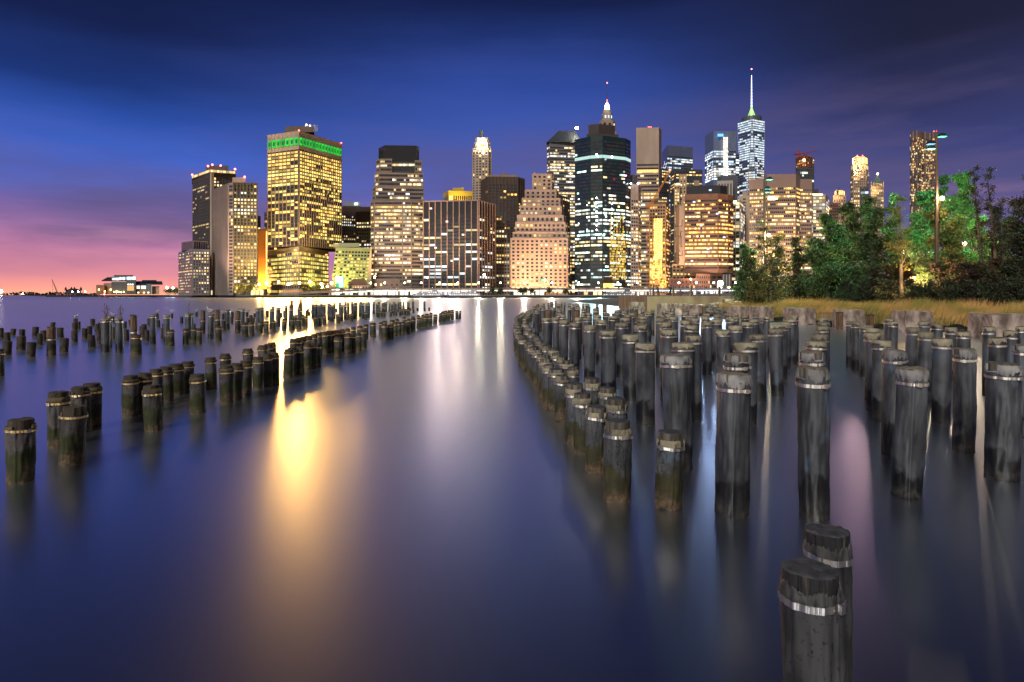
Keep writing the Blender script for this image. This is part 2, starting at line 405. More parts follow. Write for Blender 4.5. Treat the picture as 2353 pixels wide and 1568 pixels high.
# 3 striped tower
b = office('office_tower', 'striped tower of tall pale vertical fins glowing yellow, third tower from the left', 526, 640)
b.sec([(490, 436), (526, 421), (536, 420)], 640, None, ST(fh=3.9, bw=1.7, wf=.6, hf=.6, lit=.10, gain=1.1, full=.06, dark=.5, pier=(.55, .9), f1=dict(bw=3, lit=2.2, wf=.9, pier=None)), (.30, .24, .22), back=30)
b.sec([(536, 419), (592, 421)], 641, None, ST(fh=3.9, bw=3.0, lit=.5, pal=PALE + GOLD, gain=1.15, full=.2, dark=.1, pier=(1.1, 1.3), f0=dict()), (.10, .08, .05), 'floodlit_front', back=28)
b.box(534, 564, 408, 421, 655, 14, (.5, .34, .26), 'roof_plant'); b.beacon(562, 407, 654)
for xx in (545, 565, 584): b.up(xx, 641, 664, 90000, (1, .74, .3), 9)
for xx in (552, 580): b.wash(xx, 641, 420000, (1, .68, .28), 30, 60)
b.wash(510, 641, 160000, (1, .62, .45), 30, 60)
# 4 orange-lit blank wall
b = office('office_block', 'blank brick side wall washed orange between the striped tower and the green-crowned tower', 595, 715)
b.sec([(593, 526), (613, 527)], 715, None, None, (.60, .27, .07), back=30)
b.up(600, 715, 668, 150000, (1, .5, .1), 16); b.up(606, 715, 655, 60000, (1, .5, .12), 12)
b.sec([(592, 496), (599, 497)], 735, 640, ST(lit=.05), (.06, .055, .06), 'dark_slab', back=15)
b.sec([(607, 488), (614, 487)], 735, 640, ST(lit=.25), (.10, .09, .09), 'dark_slab', back=15)
b.glow(611.5, 614, 532, 655, 712, (1, .62, .2), 2.0, 'lit_stair')
# 5 the wide tower with the green crown
b = office('office_tower', 'broad golden lit tower with a green glowing band of windows round its top', 687, 650)
E1 = [(615, 311), (687, 301), (785, 330)]
b.sec(E1, 650, 566, ST(fh=4.0, bw=3.1, lit=.72, pal=LIME + GOLD, gain=1.4, full=.28, dark=.16, top=20, pier=(.62, .9), wf=.9, hf=.62, pw=(.32, .235, .16), f0=dict(bw=5.2), f1=dict(bw=3.1),
    prof=lambda rel, p: (min(1, p * 1.5 + .25) if rel > .76 else (p * .62 if rel < .62 else p))), (.05, .04, .034), back=40)
b.sec([(614.3, 311), (687, 300.6), (785.6, 330)], 648.6, 343, None, (.46, .34, .25), 'crown', back=42)
b.sec([(614, 576), (687, 566), (755, 578)], 648, None, ST(fh=4.6, bw=5.4, wf=.72, hf=.6, lit=.85, pal=LIME, gain=1.15, full=.35, dark=.05, top=5, ledge=(.8, .6)), (.44, .35, .24), 'podium', back=60)
vis, _ = b.foot(E1, 648.2, 1, 40); zt = zat(301, 650)
cm_ = MB()
for (i, nn) in ((0, 7), (1, 14)):
    a, c_ = Vector((*vis[i], 0)), Vector((*vis[i + 1], 0)); u = (c_ - a) / nn; nr = Vector((u.y, -u.x, 0)).normalized() * .5
    for k in range(nn):
        p0 = a + u * (k + .10) + nr; p1 = a + u * (k + .84) + nr
        q0 = a + u * (k + .30) + nr * 1.2; q1 = a + u * (k + .74) + nr * 1.2
        g = (.02, 1.0, .08); g2 = (.0, .16, .02)
        z_0, z_1 = zt - 15, zt - 7
        cm_.quad((p0.x, p0.y, z_0), (p1.x, p1.y, z_0), (p1.x, p1.y, z_1), (p0.x, p0.y, z_1), 0, tuple(R_.uniform(.45, 1.0) * v for v in g))
        cm_.quad((q0.x, q0.y, z_0 + 1.8), (q1.x, q1.y, z_0 + 1.8), (q1.x, q1.y, z_1 - 2.2), (q0.x, q0.y, z_1 - 2.2), 0, g2)
tag(b.part(cm_, 'green_crown_band', WIN), kind='stuff')
b.box(655, 722, 292, 304, 672, 25, (.16, .11, .08), 'roof_plant'); b.box(664, 700, 290, 293, 674, 18, (.14, .1, .08), 'roof_plant')
am = MB()
for i in range(9):
    px = 702 + i * 3.4; am.tube(P(px, 690, zat(303, 690)), P(px, 690, zat(286 + (i % 3) * 3, 690)), .35, .3, 5)
for yy in (289, 294, 299): am.tube(P(702, 690, zat(yy, 690)), P(730, 690, zat(yy + 1, 690)), .3, .3, 5)
b.part(am, 'antenna_frame', plain('pale steel', (.6, .55, .5), .5, .3))
b.beacon(704, 287, 688, (1, .8, .5), 8, .9); b.beacon(712, 289, 688, (1, .8, .5), 6, .8); b.beacon(687, 300, 648, g=8, r=.9); b.beacon(784, 329, 700, g=8, r=.9)
b.up(720, 690, 660, 60000, (.7, .9, .15), 20)
for i_ in range(20): b.flood(668 + (i_ * 41) % 112, 606 - i_ * 10.0, 650 + max(0, (i_ * 41) % 112 - 15) * .75 - 4, .17e6, (1, .48, .12), cone=60)  # added lamps stand in for the tower's window glow on the water
for i_ in range(5): b.flood(622 + i_ * 11, 620 - ((i_ * 2) % 5) * 24, 646, .10e6, (1, .51, .13), cone=60)
for xx in (630, 660, 700, 740): b.wash(xx, 650, 230000, (1, .66, .30), 46, 70)
# 6 green washed block with sloping side
b = office('office_block', 'low wide block with a leaning side wall washed yellow green, beside a lit sign', 800, 636)
D6 = 636
pa = [P(758, D6, GZ), P(842, D6 + 12, GZ), P(846, D6 + 45, GZ), P(766, D6 + 45, GZ)]
zt6 = zat(568, D6)
pb = [P(772, D6 + 4, zt6), P(852, D6 + 16, zt6), P(856, D6 + 45, zt6), P(775, D6 + 45, zt6)]
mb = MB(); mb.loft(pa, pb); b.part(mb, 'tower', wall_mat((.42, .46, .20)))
for j in range(13):
    fm = MB(); f0, f1 = (j + .62) / 14.2, (j + 1.12) / 14.2
    for k in range(11):
        g0, g1 = (k + .16) / 11, (k + .84) / 11
        def q(f, g): return pa[0].lerp(pb[0], f).lerp(pa[1].lerp(pb[1], f), g) + Vector((-.05, -.25, 0))
        on = b.rnd.random() < (.62 if j < 11 else .05); gg = b.rnd.uniform(.5, 1.6)
        fm.quad(q(f0, g0), q(f0, g1), q(f1, g1), q(f1, g0), 0, (gg, .84 * gg, .26 * gg) if on else (.01, .012, .008))
    b.part(fm, 'window_band', WIN)
b.box(766, 826, 559, 568, D6 + 18, 20, (.5, .5, .28), 'roof_plant')
for i_ in range(6): b.flood(766 + i_ * 13, 632 - (i_ * 3 % 5) * 11, 630, .085e6, (1, .51, .13), cone=60)
b.up(835, D6, 645, 50000, (.15, 1, .15), 12); b.up(785, D6, 650, 45000, (1, .85, .15), 14)
mb = MB(); mb.loft([P(840, D6 - 1, GZ), P(853, D6 - 1, GZ), P(853, D6 + 20, GZ), P(842, D6 + 20, GZ)], [P(851, D6 + 1, zt6), P(854, D6 + 1, zt6), P(854, D6 + 20, zt6), P(853, D6 + 20, zt6)])
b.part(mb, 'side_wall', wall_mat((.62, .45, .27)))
# 7 brown block behind
b = office('office_block', 'brown stone block with a pale lit rooftop hut, behind the leaning green block', 810, 800)
b.sec([(784, 473), (818, 475), (853, 476)], 800, None, ST(fh=4, bw=3.2, wf=.5, hf=.5, lit=.28, pal=PALE, gain=.9, top=12), (.20, .13, .10), ref=0)
b.sec([(818, 487), (855, 486)], 770, None, ST(fh=5, bw=4, wf=.62, hf=.45, lit=.5, pal=PALE, gain=1.1, top=12), (.17, .11, .09), 'wing')
b.box(792, 828, 464, 474, 815, 18, (.25, .30, .30), 'roof_hut'); b.glow(815, 822, 467, 471, 814, (.8, 1, 1), 5, 'roof_lamp')
# 8 stepped dark-capped octagonal tower
b = office('office_tower', 'stepped banded tower with a black glass cap and chamfered corners, no crown lights', 912, 650)
sH = dict(fh=4.3, bw=2.6, wf=.97, hf=.48, lit=.5, pal=WARM + PALE, gain=1.15, full=.14, dark=.2, top=1, bot=1, ledge=(1.0, .5))
wH = (.28, .21, .17)
b.sec([(870, 341), (885, 334), (957, 335), (963, 338)], 668, 480, ST(**{**sH, 'lit': .3, 'top': 22, 'f0': dict(lit=2.5)}), (.022, .022, .026), 'glass_shaft', ref=1, back=34, rough=.2)
b.sec([(852, 463), (860, 461), (925, 461), (945, 461), (976, 463)], 650, None, ST(**sH, f2=dict(lit=1.6, pal=PALE)), wH, ref=2, back=45)
b.sec([(856, 431), (863, 429), (974, 431)], 653, 461, ST(**sH), wH, 'upper_tier', ref=1, back=42)
b.sec([(861, 399), (870, 396), (973, 398)], 657, 430, ST(**sH), wH, 'upper_tier', ref=1, back=38)
b.sec([(865, 368), (873, 365), (901, 365)], 661, 397, ST(**sH), wH, 'corner_bay', ref=1, back=15)
b.sec([(953, 368), (969, 369)], 661, 397, ST(**sH), wH, 'corner_bay', ref=0, back=15)
b.sec([(885, 372), (955, 372)], 663.5, 397, ST(**{**sH, 'full': .4}), (.05, .05, .05), 'glass_bay', back=12)
b.sec([(843, 641), (980, 642)], 640, None, ST(fh=5, bw=5, wf=.35, hf=.4, lit=.3, top=3), (.45, .30, .22), 'podium', back=12)
for xx in (885, 940): b.wash(xx, 650, 187200, (1, .64, .34), 42, 60)
# 9 hip-roofed terminal house
b = office('terminal_house', 'small pink stone house with a brown hipped roof at the foot of the banded tower', 820, 615)
b.sec([(801, 654), (846, 654)], 615, None, ST(fh=4.2, bw=3.2, wf=.4, hf=.5, lit=.35, top=1, bot=1), (.55, .36, .27), 'walls', back=16)
zr = zat(654, 615); e = [P(800, 614, zr), P(847, 614, zr), P(846, 632, zr), P(802, 632, zr)]; zt = zat(641, 615)
mb = MB(); mb.loft(e, [P(812, 621, zt), P(838, 621, zt), P(838, 624, zt), P(813, 624, zt)]); b.part(mb, 'hipped_roof', wall_mat((.22, .12, .08)))
b = None
# 10 dark glass box with pink piers
b = office('office_block', 'square dark glass box striped with thin pink piers and a blank top storey', 1099, 640)
b.sec([(972, 463), (1099, 460), (1137, 470)], 640, None, ST(fh=4.2, bw=6.3, wf=.93, hf=.55, lit=.46, pal=PALE + COOL[:2], gain=1.25, full=.08, dark=.2, top=14, pier=(.9, 1.3), pw=(.50, .31, .23), f1=dict(bw=5.2, lit=.7)), (.018, .020, .026), back=50)
b.sec([(971.7, 462), (1099, 459), (1137.4, 469)], 639, 462, None, (.46, .29, .22), 'parapet', back=50)
for i_ in range(5): b.flood(990 + (i_ * 37) % 100, 480 + i_ * 30, 637, .022e6, (1, .70, .58))
for xx in (1000, 1060): b.wash(xx, 640, 144000, (1, .64, .34), 40)
# 11 yellow crowned block peeping over
b = office('office_block', 'yellow floodlit flat crown showing just above the dark pink-piered box', 1050, 760)
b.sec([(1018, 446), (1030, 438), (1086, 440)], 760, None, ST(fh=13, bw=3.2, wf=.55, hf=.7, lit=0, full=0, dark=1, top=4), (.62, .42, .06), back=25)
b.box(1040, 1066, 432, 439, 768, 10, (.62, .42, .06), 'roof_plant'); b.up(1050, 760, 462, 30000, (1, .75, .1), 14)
# 12 slim art deco tower
b = office('stone_skyscraper', 'slim pale stone tower with a rounded stepped top and one brilliant white lamp', 1108, 950)
b.sec([(1086, 342), (1092, 340), (1122, 340), (1129, 342)], 950, None, ST(fh=4.6, bw=4.0, wf=.5, hf=.55, lit=.22, pal=WARM, gain=1.4, full=.02, dark=.2, pier=(1.0, .8)), (.52, .40, .30), ref=1, back=22)
b.sec([(1089, 328), (1094, 326), (1120, 326), (1127, 328)], 951, 341, ST(fh=9, bw=9, wf=.4, hf=.7, lit=.1), (.52, .40, .30), 'upper_tier', ref=1, back=20)
b.sec([(1092, 318), (1097, 316), (1118, 316), (1124, 318)], 953, 327, None, (.55, .43, .33), 'upper_tier', ref=1, back=16)
b.sec([(1101, 301), (1104, 299), (1111, 300)], 956, 317, None, (.10, .13, .14), 'lantern', ref=1, back=8)
b.beacon(1104.5, 322, 944, (.9, .95, 1), 60, 2.0); b.up(1108, 950, 345, 70000, (1, .85, .6), 20)
# 13 dark brown block
b = office('office_tower', 'dark brown chamfered tower with few lit windows, right of the slim stone tower', 1150, 800)
b.sec([(1106, 415), (1122, 406), (1190, 407), (1205, 411)], 800, None, ST(fh=4.4, bw=4.4, wf=.62, hf=.55, lit=.16, pal=GOLD, gain=1.4, full=0, dark=.3, top=9, pier=(1.2, .9)), (.10, .062, .045), ref=1, back=40)
b.box(1124, 1188, 402, 408, 806, 20, (.3, .22, .17), 'parapet'); b.box(1155, 1164, 396, 403, 812, 8, (.25, .18, .14), 'roof_plant')
# 14 small stepped cream block
b = office('stone_block', 'small cream stepped block squeezed between the pink-piered box and the pink ziggurat', 1156, 690)
for (xa, xb, yt, yb, dd) in ((1139, 1154, 497, 510, 704), (1139, 1160, 508, 538, 700), (1139, 1166, 536, 560, 696), (1139, 1172, 558, None, 690)):
    b.sec([(xa, yt), (xb, yt + .6)], dd, yb, ST(fh=4.1, bw=3.6, wf=.6, hf=.5, lit=.34, gain=1.2, top=1, bot=1), (.52, .42, .30), 'tier', back=24)
# 15 pink ziggurat
b = office('ziggurat_tower', 'wide pink stone ziggurat tower stepping back in seven tiers', 1240, 640)
zs = dict(fh=4.1, bw=4.6, wf=.5, hf=.52, lit=.34, pal=WARM, gain=1.15, full=.10, dark=.1, top=1.5, bot=1.5)
zw = (.48, .33, .25)
for (xa, xb, yt, yb, dd) in ((1223, 1268, 399, 440, 662), (1206, 1278, 436, 460, 659), (1199, 1287, 455, 478, 656), (1194, 1290, 472, 498, 653), (1188, 1295, 494, 514, 650), (1184, 1299, 510, 536, 647), (1178, 1303, 533, 550, 644), (1173, 1305, 547, None, 640)):
    b.sec([(xa, yt), (xb, yt + .5), (xb + 5, yt + 3)], dd, yb, ST(**zs, pier=(1.3, .35)), zw, 'tier', ref=0, back=40)
for xx in (1192, 1220, 1255, 1290): b.up(xx, 640, 662, 26000, (1, .55, .28), 12)
for xx in (1205, 1270): b.wash(xx, 640, 216000, (1, .64, .34), 42, 50)
b.box(1226, 1230, 396, 399, 664, 6, zw, 'roof_plant')
# 16 tower with the mansard roof
b = office('office_tower', 'lit tower with a black mansard roof and a star-bright lamp on its ridge', 1300, 900)
b.sec([(1257, 331), (1263, 328), (1334, 330)], 900, None, ST(fh=4.6, bw=3.4, wf=.92, hf=.55, lit=.62, pal=PALE, gain=1.3, full=.2, dark=.16, top=5, f0=dict(bw=3)), (.16, .15, .16), ref=1, back=40)
a0 = [P(1256, 898, zat(328, 900)), P(1336, 898, zat(328, 900)), P(1334, 945, zat(328, 900)), P(1257, 945, zat(328, 900))]
mb = MB(); mb.loft(a0, [P(1284, 910, zat(299, 905)), P(1322, 910, zat(299, 905)), P(1322, 935, zat(299, 905)), P(1284, 935, zat(299, 905))]); b.part(mb, 'mansard_roof', plain('slate roof', (.035, .04, .05), .5))
b.beacon(1325, 295, 897, (1, .95, .75), 160, 2.0)
# 17 brown slab right of the ziggurat
b = office('office_block', 'dark brown slab half hidden behind the right side of the pink ziggurat', 1297, 760)
b.sec([(1284, 447), (1309, 455)], 760, None, ST(fh=4.5, bw=4.5, wf=.5, hf=.5, lit=.12, pier=(1, .7)), (.12, .085, .06))
b = office('office_block', 'narrow pale low block between the ziggurat and the black glass tower', 1312, 700)
b.sec([(1306, 590), (1322, 590)], 700, None, ST(lit=.6, gain=1.15), (.4, .3, .2), back=20)
# 18 the spire tower behind
b = office('stone_skyscraper', 'stone tower tapering to a glowing white lantern and a needle spire', 1395, 1050)
b.sec([(1366, 300), (1416, 302)], 1050, None, None, (.30, .22, .17), back=30)
b.sec([(1378, 278), (1383, 275), (1408, 276), (1414, 279)], 1052, 301, ST(fh=8, bw=6, wf=.5, hf=.6, lit=.2), (.34, .26, .20), 'upper_tier', ref=1, back=20)
b.sec([(1383, 262), (1387, 260), (1403, 260), (1407, 262)], 1055, 276, ST(fh=8, bw=5, wf=.5, hf=.6, lit=.4, pal=COOL), (.40, .31, .24), 'upper_tier', ref=1, back=14)
b.sec([(1386, 253), (1389, 252), (1401, 252), (1404, 253)], 1057, 261, None, (.5, .42, .3), 'upper_tier', ref=1, back=9)
mb = MB(); zz = zat(252, 1060); pc = P(1395, 1060)
for k, (yy, r) in enumerate(((252, 4.2), (245, 3.8), (238, 2.0))):
    pass
mb.tube(P(1395, 1060, zat(252, 1060)), P(1395, 1060, zat(243, 1060)), 4.4, 3.8, 10); mb.tube(P(1395, 1060, zat(243, 1060)), P(1395, 1060, zat(237, 1060)), 3.8, 1.4, 10)
b.part(mb, 'lantern', emis('lantern glow', (1, .95, .62), 7))
mb = MB(); mb.tube(P(1395, 1060, zat(237, 1060)), P(1395, 1060, zat(229, 1060)), 1.3, .6, 8); b.part(mb, 'red_lamp', emis('red lamp glow', (1, .15, .12), 4))
b.mast(1395, 192, 229, 1060, .45, .3, 'spire', STEEL); b.beacon(1395, 191, 1060, g=10, r=1.2)
# 19 the black glass tower
b = office('office_tower', 'huge black glass tower with faceted corners and teal white lit floors', 1385, 636)
Rp = [(1321, 321), (1357, 314), (1385, 312), (1437, 318), (1449, 324)]
def prof_r(rel, p):
    if rel > .92: return .02
    if .785 < rel < .80: return 1
    if .60 < rel: return .10
    if .28 < rel < .56: return min(.95, p * 1.3)
    if .2 < rel < .26: return .8
    return p * .6
b.sec(Rp, 636, None, ST(fh=4.1, bw=2.7, wf=.97, hf=.5, lit=.68, pal=TEAL + TEAL + PALE, gain=1.5, full=.14, dark=.15, top=4, prof=prof_r), (.014, .034, .036), ref=2, back=45, rough=.2)
b.sec([(1352, 287), (1376, 285), (1413, 289)], 652, 313, None, (.055, .04, .035), 'penthouse', ref=1, back=25)
b.sec([(1348, 308), (1421, 309)], 648, 316, None, (.05, .045, .04), 'roof_plinth', back=25)
vis, _ = b.foot(Rp, 635.6, 2, 40)
mb = MB()
for i in range(4):
    a, c_ = Vector((*vis[i], 0)), Vector((*vis[i + 1], 0)); z_ = zat(360, 636)
    nr = Vector((c_.y - a.y, a.x - c_.x, 0)).normalized() * .35; a += nr; c_ += nr
    mb.quad((a.x, a.y, z_ - 1.6), (c_.x, c_.y, z_ - 1.6), (c_.x, c_.y, z_ + 1.6), (a.x, a.y, z_ + 1.6), 0, (.55, .85, .75))
b.part(mb, 'lit_service_floor', WIN)
for (xx, yy) in ((1371, 356), (1406, 361)): b.beacon(xx, yy, 633, (.85, 1, .95), 20, 1.0)
for k in range(9): b.beacon(1371, 455 + k * 10.5, 632, (.75, 1, .95), 16, .75); b.beacon(1406, 458 + k * 11, 633, (.75, 1, .95), 12, .65)
for k in range(7): b.beacon(1330 + (k % 2) * 19, 458 + k * 14, 640, (.75, 1, .95), 10, .6)
b.beacon(1438, 404, 634, (1, .1, .15), 14, 1.0)
for i_ in range(5): b.flood(1368 + (i_ * 23) % 50, 470 + i_ * 24, 631, .07e6, (.45, .95, 1))
# golden mirror of the scaffolding in the lower right glass, the reflection painted as glowing panes
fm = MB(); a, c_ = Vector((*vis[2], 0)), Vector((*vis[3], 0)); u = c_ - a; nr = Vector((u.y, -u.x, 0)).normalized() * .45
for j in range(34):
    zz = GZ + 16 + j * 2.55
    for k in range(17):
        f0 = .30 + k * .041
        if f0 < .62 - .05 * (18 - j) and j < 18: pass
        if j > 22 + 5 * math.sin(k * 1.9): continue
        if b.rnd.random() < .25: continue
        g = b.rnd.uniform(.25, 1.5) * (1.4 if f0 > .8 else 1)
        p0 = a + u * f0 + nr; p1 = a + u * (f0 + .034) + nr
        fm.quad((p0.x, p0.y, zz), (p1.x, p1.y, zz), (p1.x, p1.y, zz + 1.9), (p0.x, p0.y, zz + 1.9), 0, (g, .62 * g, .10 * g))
tag(b.part(fm, 'painted_reflection', WIN), kind='stuff')
b.sec([(1385, 636), (1443, 638)], 628, None, ST(fh=9, bw=4, wf=.9, hf=.75, lit=1, full=1, pal=LIME, gain=1.3, top=5, bot=.5), (.16, .10, .07), 'entrance_hall', back=9)
# 20 slim white block
b = office('office_tower', 'slim pale pink tower with a dark fluted cap, right beside the black glass tower', 1458, 655)
b.sec([(1449, 423), (1467, 424), (1473, 430)], 655, None, ST(fh=4.1, bw=3.4, wf=.72, hf=.5, lit=.34, pal=PALE, gain=1.3, top=16), (.52, .38, .31), ref=0, back=30)
b.sec([(1449, 402), (1465, 402)], 664, 424, ST(fh=11, bw=1.6, wf=.5, hf=.9, lit=0, dark=1, full=0, top=.5, bot=.5, pier=(.4, .5)), (.12, .11, .12), 'fluted_cap', back=14)
for xx in (1449.5, 1466): b.beacon(xx, 422, 653, (.9, .95, 1), 12, .9)
# 21 pale slab tower
b = office('office_tower', 'tall pale slab tower with a blank beige top and thin dark bands', 1500, 950)
b.sec([(1462, 294), (1514, 293), (1520, 299)], 950, None, ST(fh=6.2, bw=3.4, wf=.94, hf=.5, lit=.32, pal=GOLD + PALE, gain=1.2, full=.10, dark=.3, top=54, f1=dict(lit=0, wf=.4)), (.46, .34, .26), ref=1, back=50)
vis, _ = b.foot([(1462, 294), (1514, 293), (1520, 299)], 949.4, 1, 40); a, c_ = vis[0], vis[1]; z_ = zat(393, 950); mb = MB()
mb.quad((a[0] + 2, a[1], z_ - 2.5), (c_[0] - 1, c_[1], z_ - 2.5), (c_[0] - 1, c_[1], z_ + 2), (a[0] + 2, a[1], z_ + 2), 0, (1.6, .95, .3)); b.part(mb, 'lit_band', WIN)
for xx in (1490, 1493, 1496): b.beacon(xx, 292, 955, g=6, r=.8)
# 22 construction tower with golden hoist
b = office('building_under_construction', 'half-built tower with blazing golden hoist shaft, right of the slim pink tower', 1515, 660)
b.sec([(1492, 470), (1530, 468), (1540, 476)], 662, None, ST(fh=3.9, bw=3.2, wf=.7, hf=.55, lit=.5, pal=ORNG, gain=1.5), (.42, .25, .12), ref=1, back=26)
b.sec([(1503, 456), (1534, 457)], 668, 469, ST(fh=3.9, bw=4, wf=.8, hf=.6, lit=.4, pal=ORNG), (.2, .13, .09), 'top_deck', back=16)
for (xa, xb, ya, yb) in ((1502, 1522, 498, 596), (1493, 1524, 596, 640)):
    fm = MB(); n = int((yb - ya) / 4.7)
    for j in range(n):
        for k in range(int((xb - xa) / 4)):
            g = b.rnd.uniform(1.6, 4.5) if xb == 1522 else b.rnd.uniform(.6, 2.6)
            p = P(xa + k * 4 + .3, 657); p2 = P(xa + k * 4 + 3.7, 657); zz = zat(yb - j * 4.7, 657)
            fm.quad((p.x, 657, zz), (p2.x, 657, zz), (p2.x, 657, zz + 1.75), (p.x, 657, zz + 1.75), 0, (g, .62 * g, .13 * g))
    tag(b.part(fm, 'lit_scaffold', WIN), kind='stuff')
b.up(1532, 660, 660, 60000, (1, .6, .15), 12)
c = Bld('tower_crane', 'orange tower crane rising in front of the golden half-built tower', 'crane', 1489, 650)
mb = MB(); 
for dx in (-1.2, 1.2):
    mb.tube(P(1489, 650, GZ) + Vector((dx, 0, 0)), P(1489, 650, zat(470, 650)) + Vector((dx, 0, 0)), .3, .3, 5)
for k in range(30):
    z_ = GZ + 2 + k * 3; s1 = 1.2 if k % 2 else -1.2
    mb.tube(P(1489, 650, z_) + Vector((s1, 0, 0)), P(1489, 650, z_ + 3) + Vector((-s1, 0, 0)), .2, .2, 4)
c.part(mb, 'mast', ORST)
mb = MB(); mb.tube(P(1494, 650, zat(470, 650)), P(1540, 650, zat(392, 650)), .6, .3, 5); mb.tube(P(1497, 650, zat(471, 650)), P(1541, 650, zat(394, 650)), .5, .3, 5); c.part(mb, 'jib', ORST)
mb = MB(); mb.box(*P(1492, 650, zat(472, 650)), 8, 3, 3.4); c.part(mb, 'cab', ORST); c.beacon(1539, 391, 650, g=14, r=.9)
# 23..25 group behind
b = office('glass_tower', 'blue white glass tower with a flat pale top, behind the dark slabs', 1565, 1250)
b.sec([(1521, 352), (1533, 334), (1592, 339)], 1250, None, ST(fh=5, bw=4.5, wf=.9, hf=.62, lit=.55, pal=COOL, gain=1.1, full=.16, dark=.2, top=20, f0=dict(lit=.4)), (.10, .12, .20), ref=1, back=60, rough=.3)
b = office('office_block', 'dark slab just right of the pale slab tower', 1528, 900)
b.sec([(1520, 387), (1537, 389)], 900, None, ST(fh=4.4, bw=4, wf=.7, hf=.5, lit=.35, gain=1.2), (.05, .045, .045), back=30)
b = office('office_block', 'flat topped black block in front of the blue white glass tower', 1580, 860)
b.sec([(1541, 397), (1552, 389), (1614, 390)], 860, None, ST(fh=4.4, bw=4.4, wf=.8, hf=.4, lit=.25, gain=1.3, pier=(.7, .6)), (.055, .055, .065), ref=1, back=40)
b = office('stone_block', 'tan stone tower with yellow lit setbacks, in front of the flat black block', 1570, 780)
b.sec([(1561, 402), (1578, 400)], 790, None, ST(fh=5, bw=4, wf=.4, hf=.4, lit=.1), (.50, .36, .22), back=18)
b.sec([(1549, 424), (1562, 424)], 780, None, ST(fh=4.4, bw=3.6, wf=.6, hf=.6, lit=.6, gain=1.3), (.48, .34, .2), 'wing', back=18)
b.sec([(1594, 415), (1607, 415)], 790, 470, None, (.46, .32, .2), 'wing', back=14)
b.glow(1553, 1562, 422, 425, 778, (1, .75, .35), 6, 'terrace_lamp')
# 26 blank pink wall with zigzag dark lines
b = office('apartment_block', 'blank pink gable wall with dark zigzag fire-stair lines, left of the brown banded block', 1565, 640)
b.sec([(1552, 480), (1561, 472), (1578, 471)], 640, 610, None, (.55, .36, .25), ref=1, back=30)
b.sec([(1544, 607), (1596, 609)], 636, None, ST(fh=4, bw=5, wf=.6, hf=.45, lit=.35, top=1), (.55, .38, .22), 'base', back=34)
mb = MB()
def zig(pts):
    for (a, c_) in zip(pts, pts[1:]):
        x0, x1 = sorted((a[0], c_[0])); y0, y1 = sorted((a[1], c_[1])); p = P(x0 - .5, 639); q = P(x1 + .5, 639)
        mb.prism([(p.x, 638.6), (q.x, 638.6), (q.x, 639.7), (p.x, 639.7)], zat(y1 + .6, 639), zat(y0 - .6, 639))
zig([(1572, 507), (1567, 507), (1567, 520), (1553, 520)]); zig([(1573, 533), (1564, 533), (1564, 543), (1553, 543)]); zig([(1565, 543), (1565, 567), (1574, 567)]); zig([(1573, 576), (1568, 576), (1568, 588), (1553, 588)]); zig([(1553, 584), (1559, 584), (1559, 596), (1553, 596)])
b.part(mb, 'stair_lines', wall_mat((.10, .07, .06)))
b.up(1565, 640, 604, 9000, (1, .6, .35), 14)
# 27 brown banded block
b = office('office_block', 'reddish brown block with long lit window bands and a black penthouse', 1630, 630)
b.sec([(1573, 447), (1650, 445), (1673, 447), (1685, 450)], 630, 627, ST(fh=4.5, bw=2.4, wf=.96, hf=.42, lit=.68, pal=GOLD + WARM, gain=1.5, full=.26, dark=.08, top=5, bot=3, f1=dict(lit=1.5), ledge=(1.2, .4),
    prof=lambda rel, p: (p if rel < .62 else p * .5)), (.26, .12, .07), ref=1, back=40)
b.sec([(1577, 428), (1655, 426), (1671, 428)], 636, 446, None, (.035, .035, .04), 'penthouse', ref=1, back=30, rough=.3)
b.sec([(1585, 627), (1660, 628)], 634, None, ST(fh=5, bw=6, wf=.8, hf=.5, lit=.8, gain=2.0), (.3, .16, .08), 'base', back=10)
for i_ in range(7): b.flood(1590 + (i_ * 37) % 90, 600 - i_ * 27, 628, .06e6, (.46, .64, 1))
for xx in (1590, 1640): b.wash(xx, 630, 187200, (1, .64, .34), 40)
b = office('brick_row', 'low red brick row with small dark windows at the foot of the brown banded block', 1585, 610)
b.sec([(1538, 640), (1600, 640)], 612, None, ST(fh=5, bw=4.6, wf=.4, hf=.5, lit=.2, top=1, bot=1), (.32, .12, .07), back=14)
b.sec([(1600, 629), (1632, 630)], 616, None, ST(fh=5, bw=4, wf=.4, hf=.5, lit=.25, top=1, bot=1), (.34, .15, .09), 'taller_bay', back=14)
# 28 white-lit towers
b = office('glass_tower', 'white lit glass tower with a blazing vertical shaft, left of the spired glass tower', 1640, 1350)
b.sec([(1620, 313), (1639, 301), (1692, 302)], 1350, None, ST(fh=6, bw=5, wf=.92, hf=.62, lit=.62, pal=COOL, gain=1.15, full=.25, dark=.1, top=42, skip=((.74, .80),)), (.13, .17, .27), ref=1, back=60, rough=.3)
b.sec([(1690, 352), (1699, 353)], 1346, None, ST(fh=6, bw=5, wf=.9, hf=.6, lit=.7, pal=COOL, gain=1.3), (.13, .17, .27), 'wing', back=40)
fm = MB()
for j in range(52):
    zz = zat(440 - j * 2.4, 1345)
    for k in range(3):
        g = b.rnd.uniform(.8, 3.0); p = P(1662 + k * 3.6, 1345); q2 = P(1665 + k * 3.6, 1345)
        fm.quad((p.x, 1345, zz), (q2.x, 1345, zz), (q2.x, 1345, zz + 1.9), (p.x, 1345, zz + 1.9), 0, (g, .92 * g, .72 * g))
tag(b.part(fm, 'lit_shaft', WIN), kind='stuff')
for xx in (1645, 1652, 1668, 1676): b.mast(xx, 297, 302, 1360, .6, .4, 'antenna', STEEL)
b.glow(1649, 1662, 308, 314, 1344, (.1, .35, 1), 2.5, 'blue_sign')
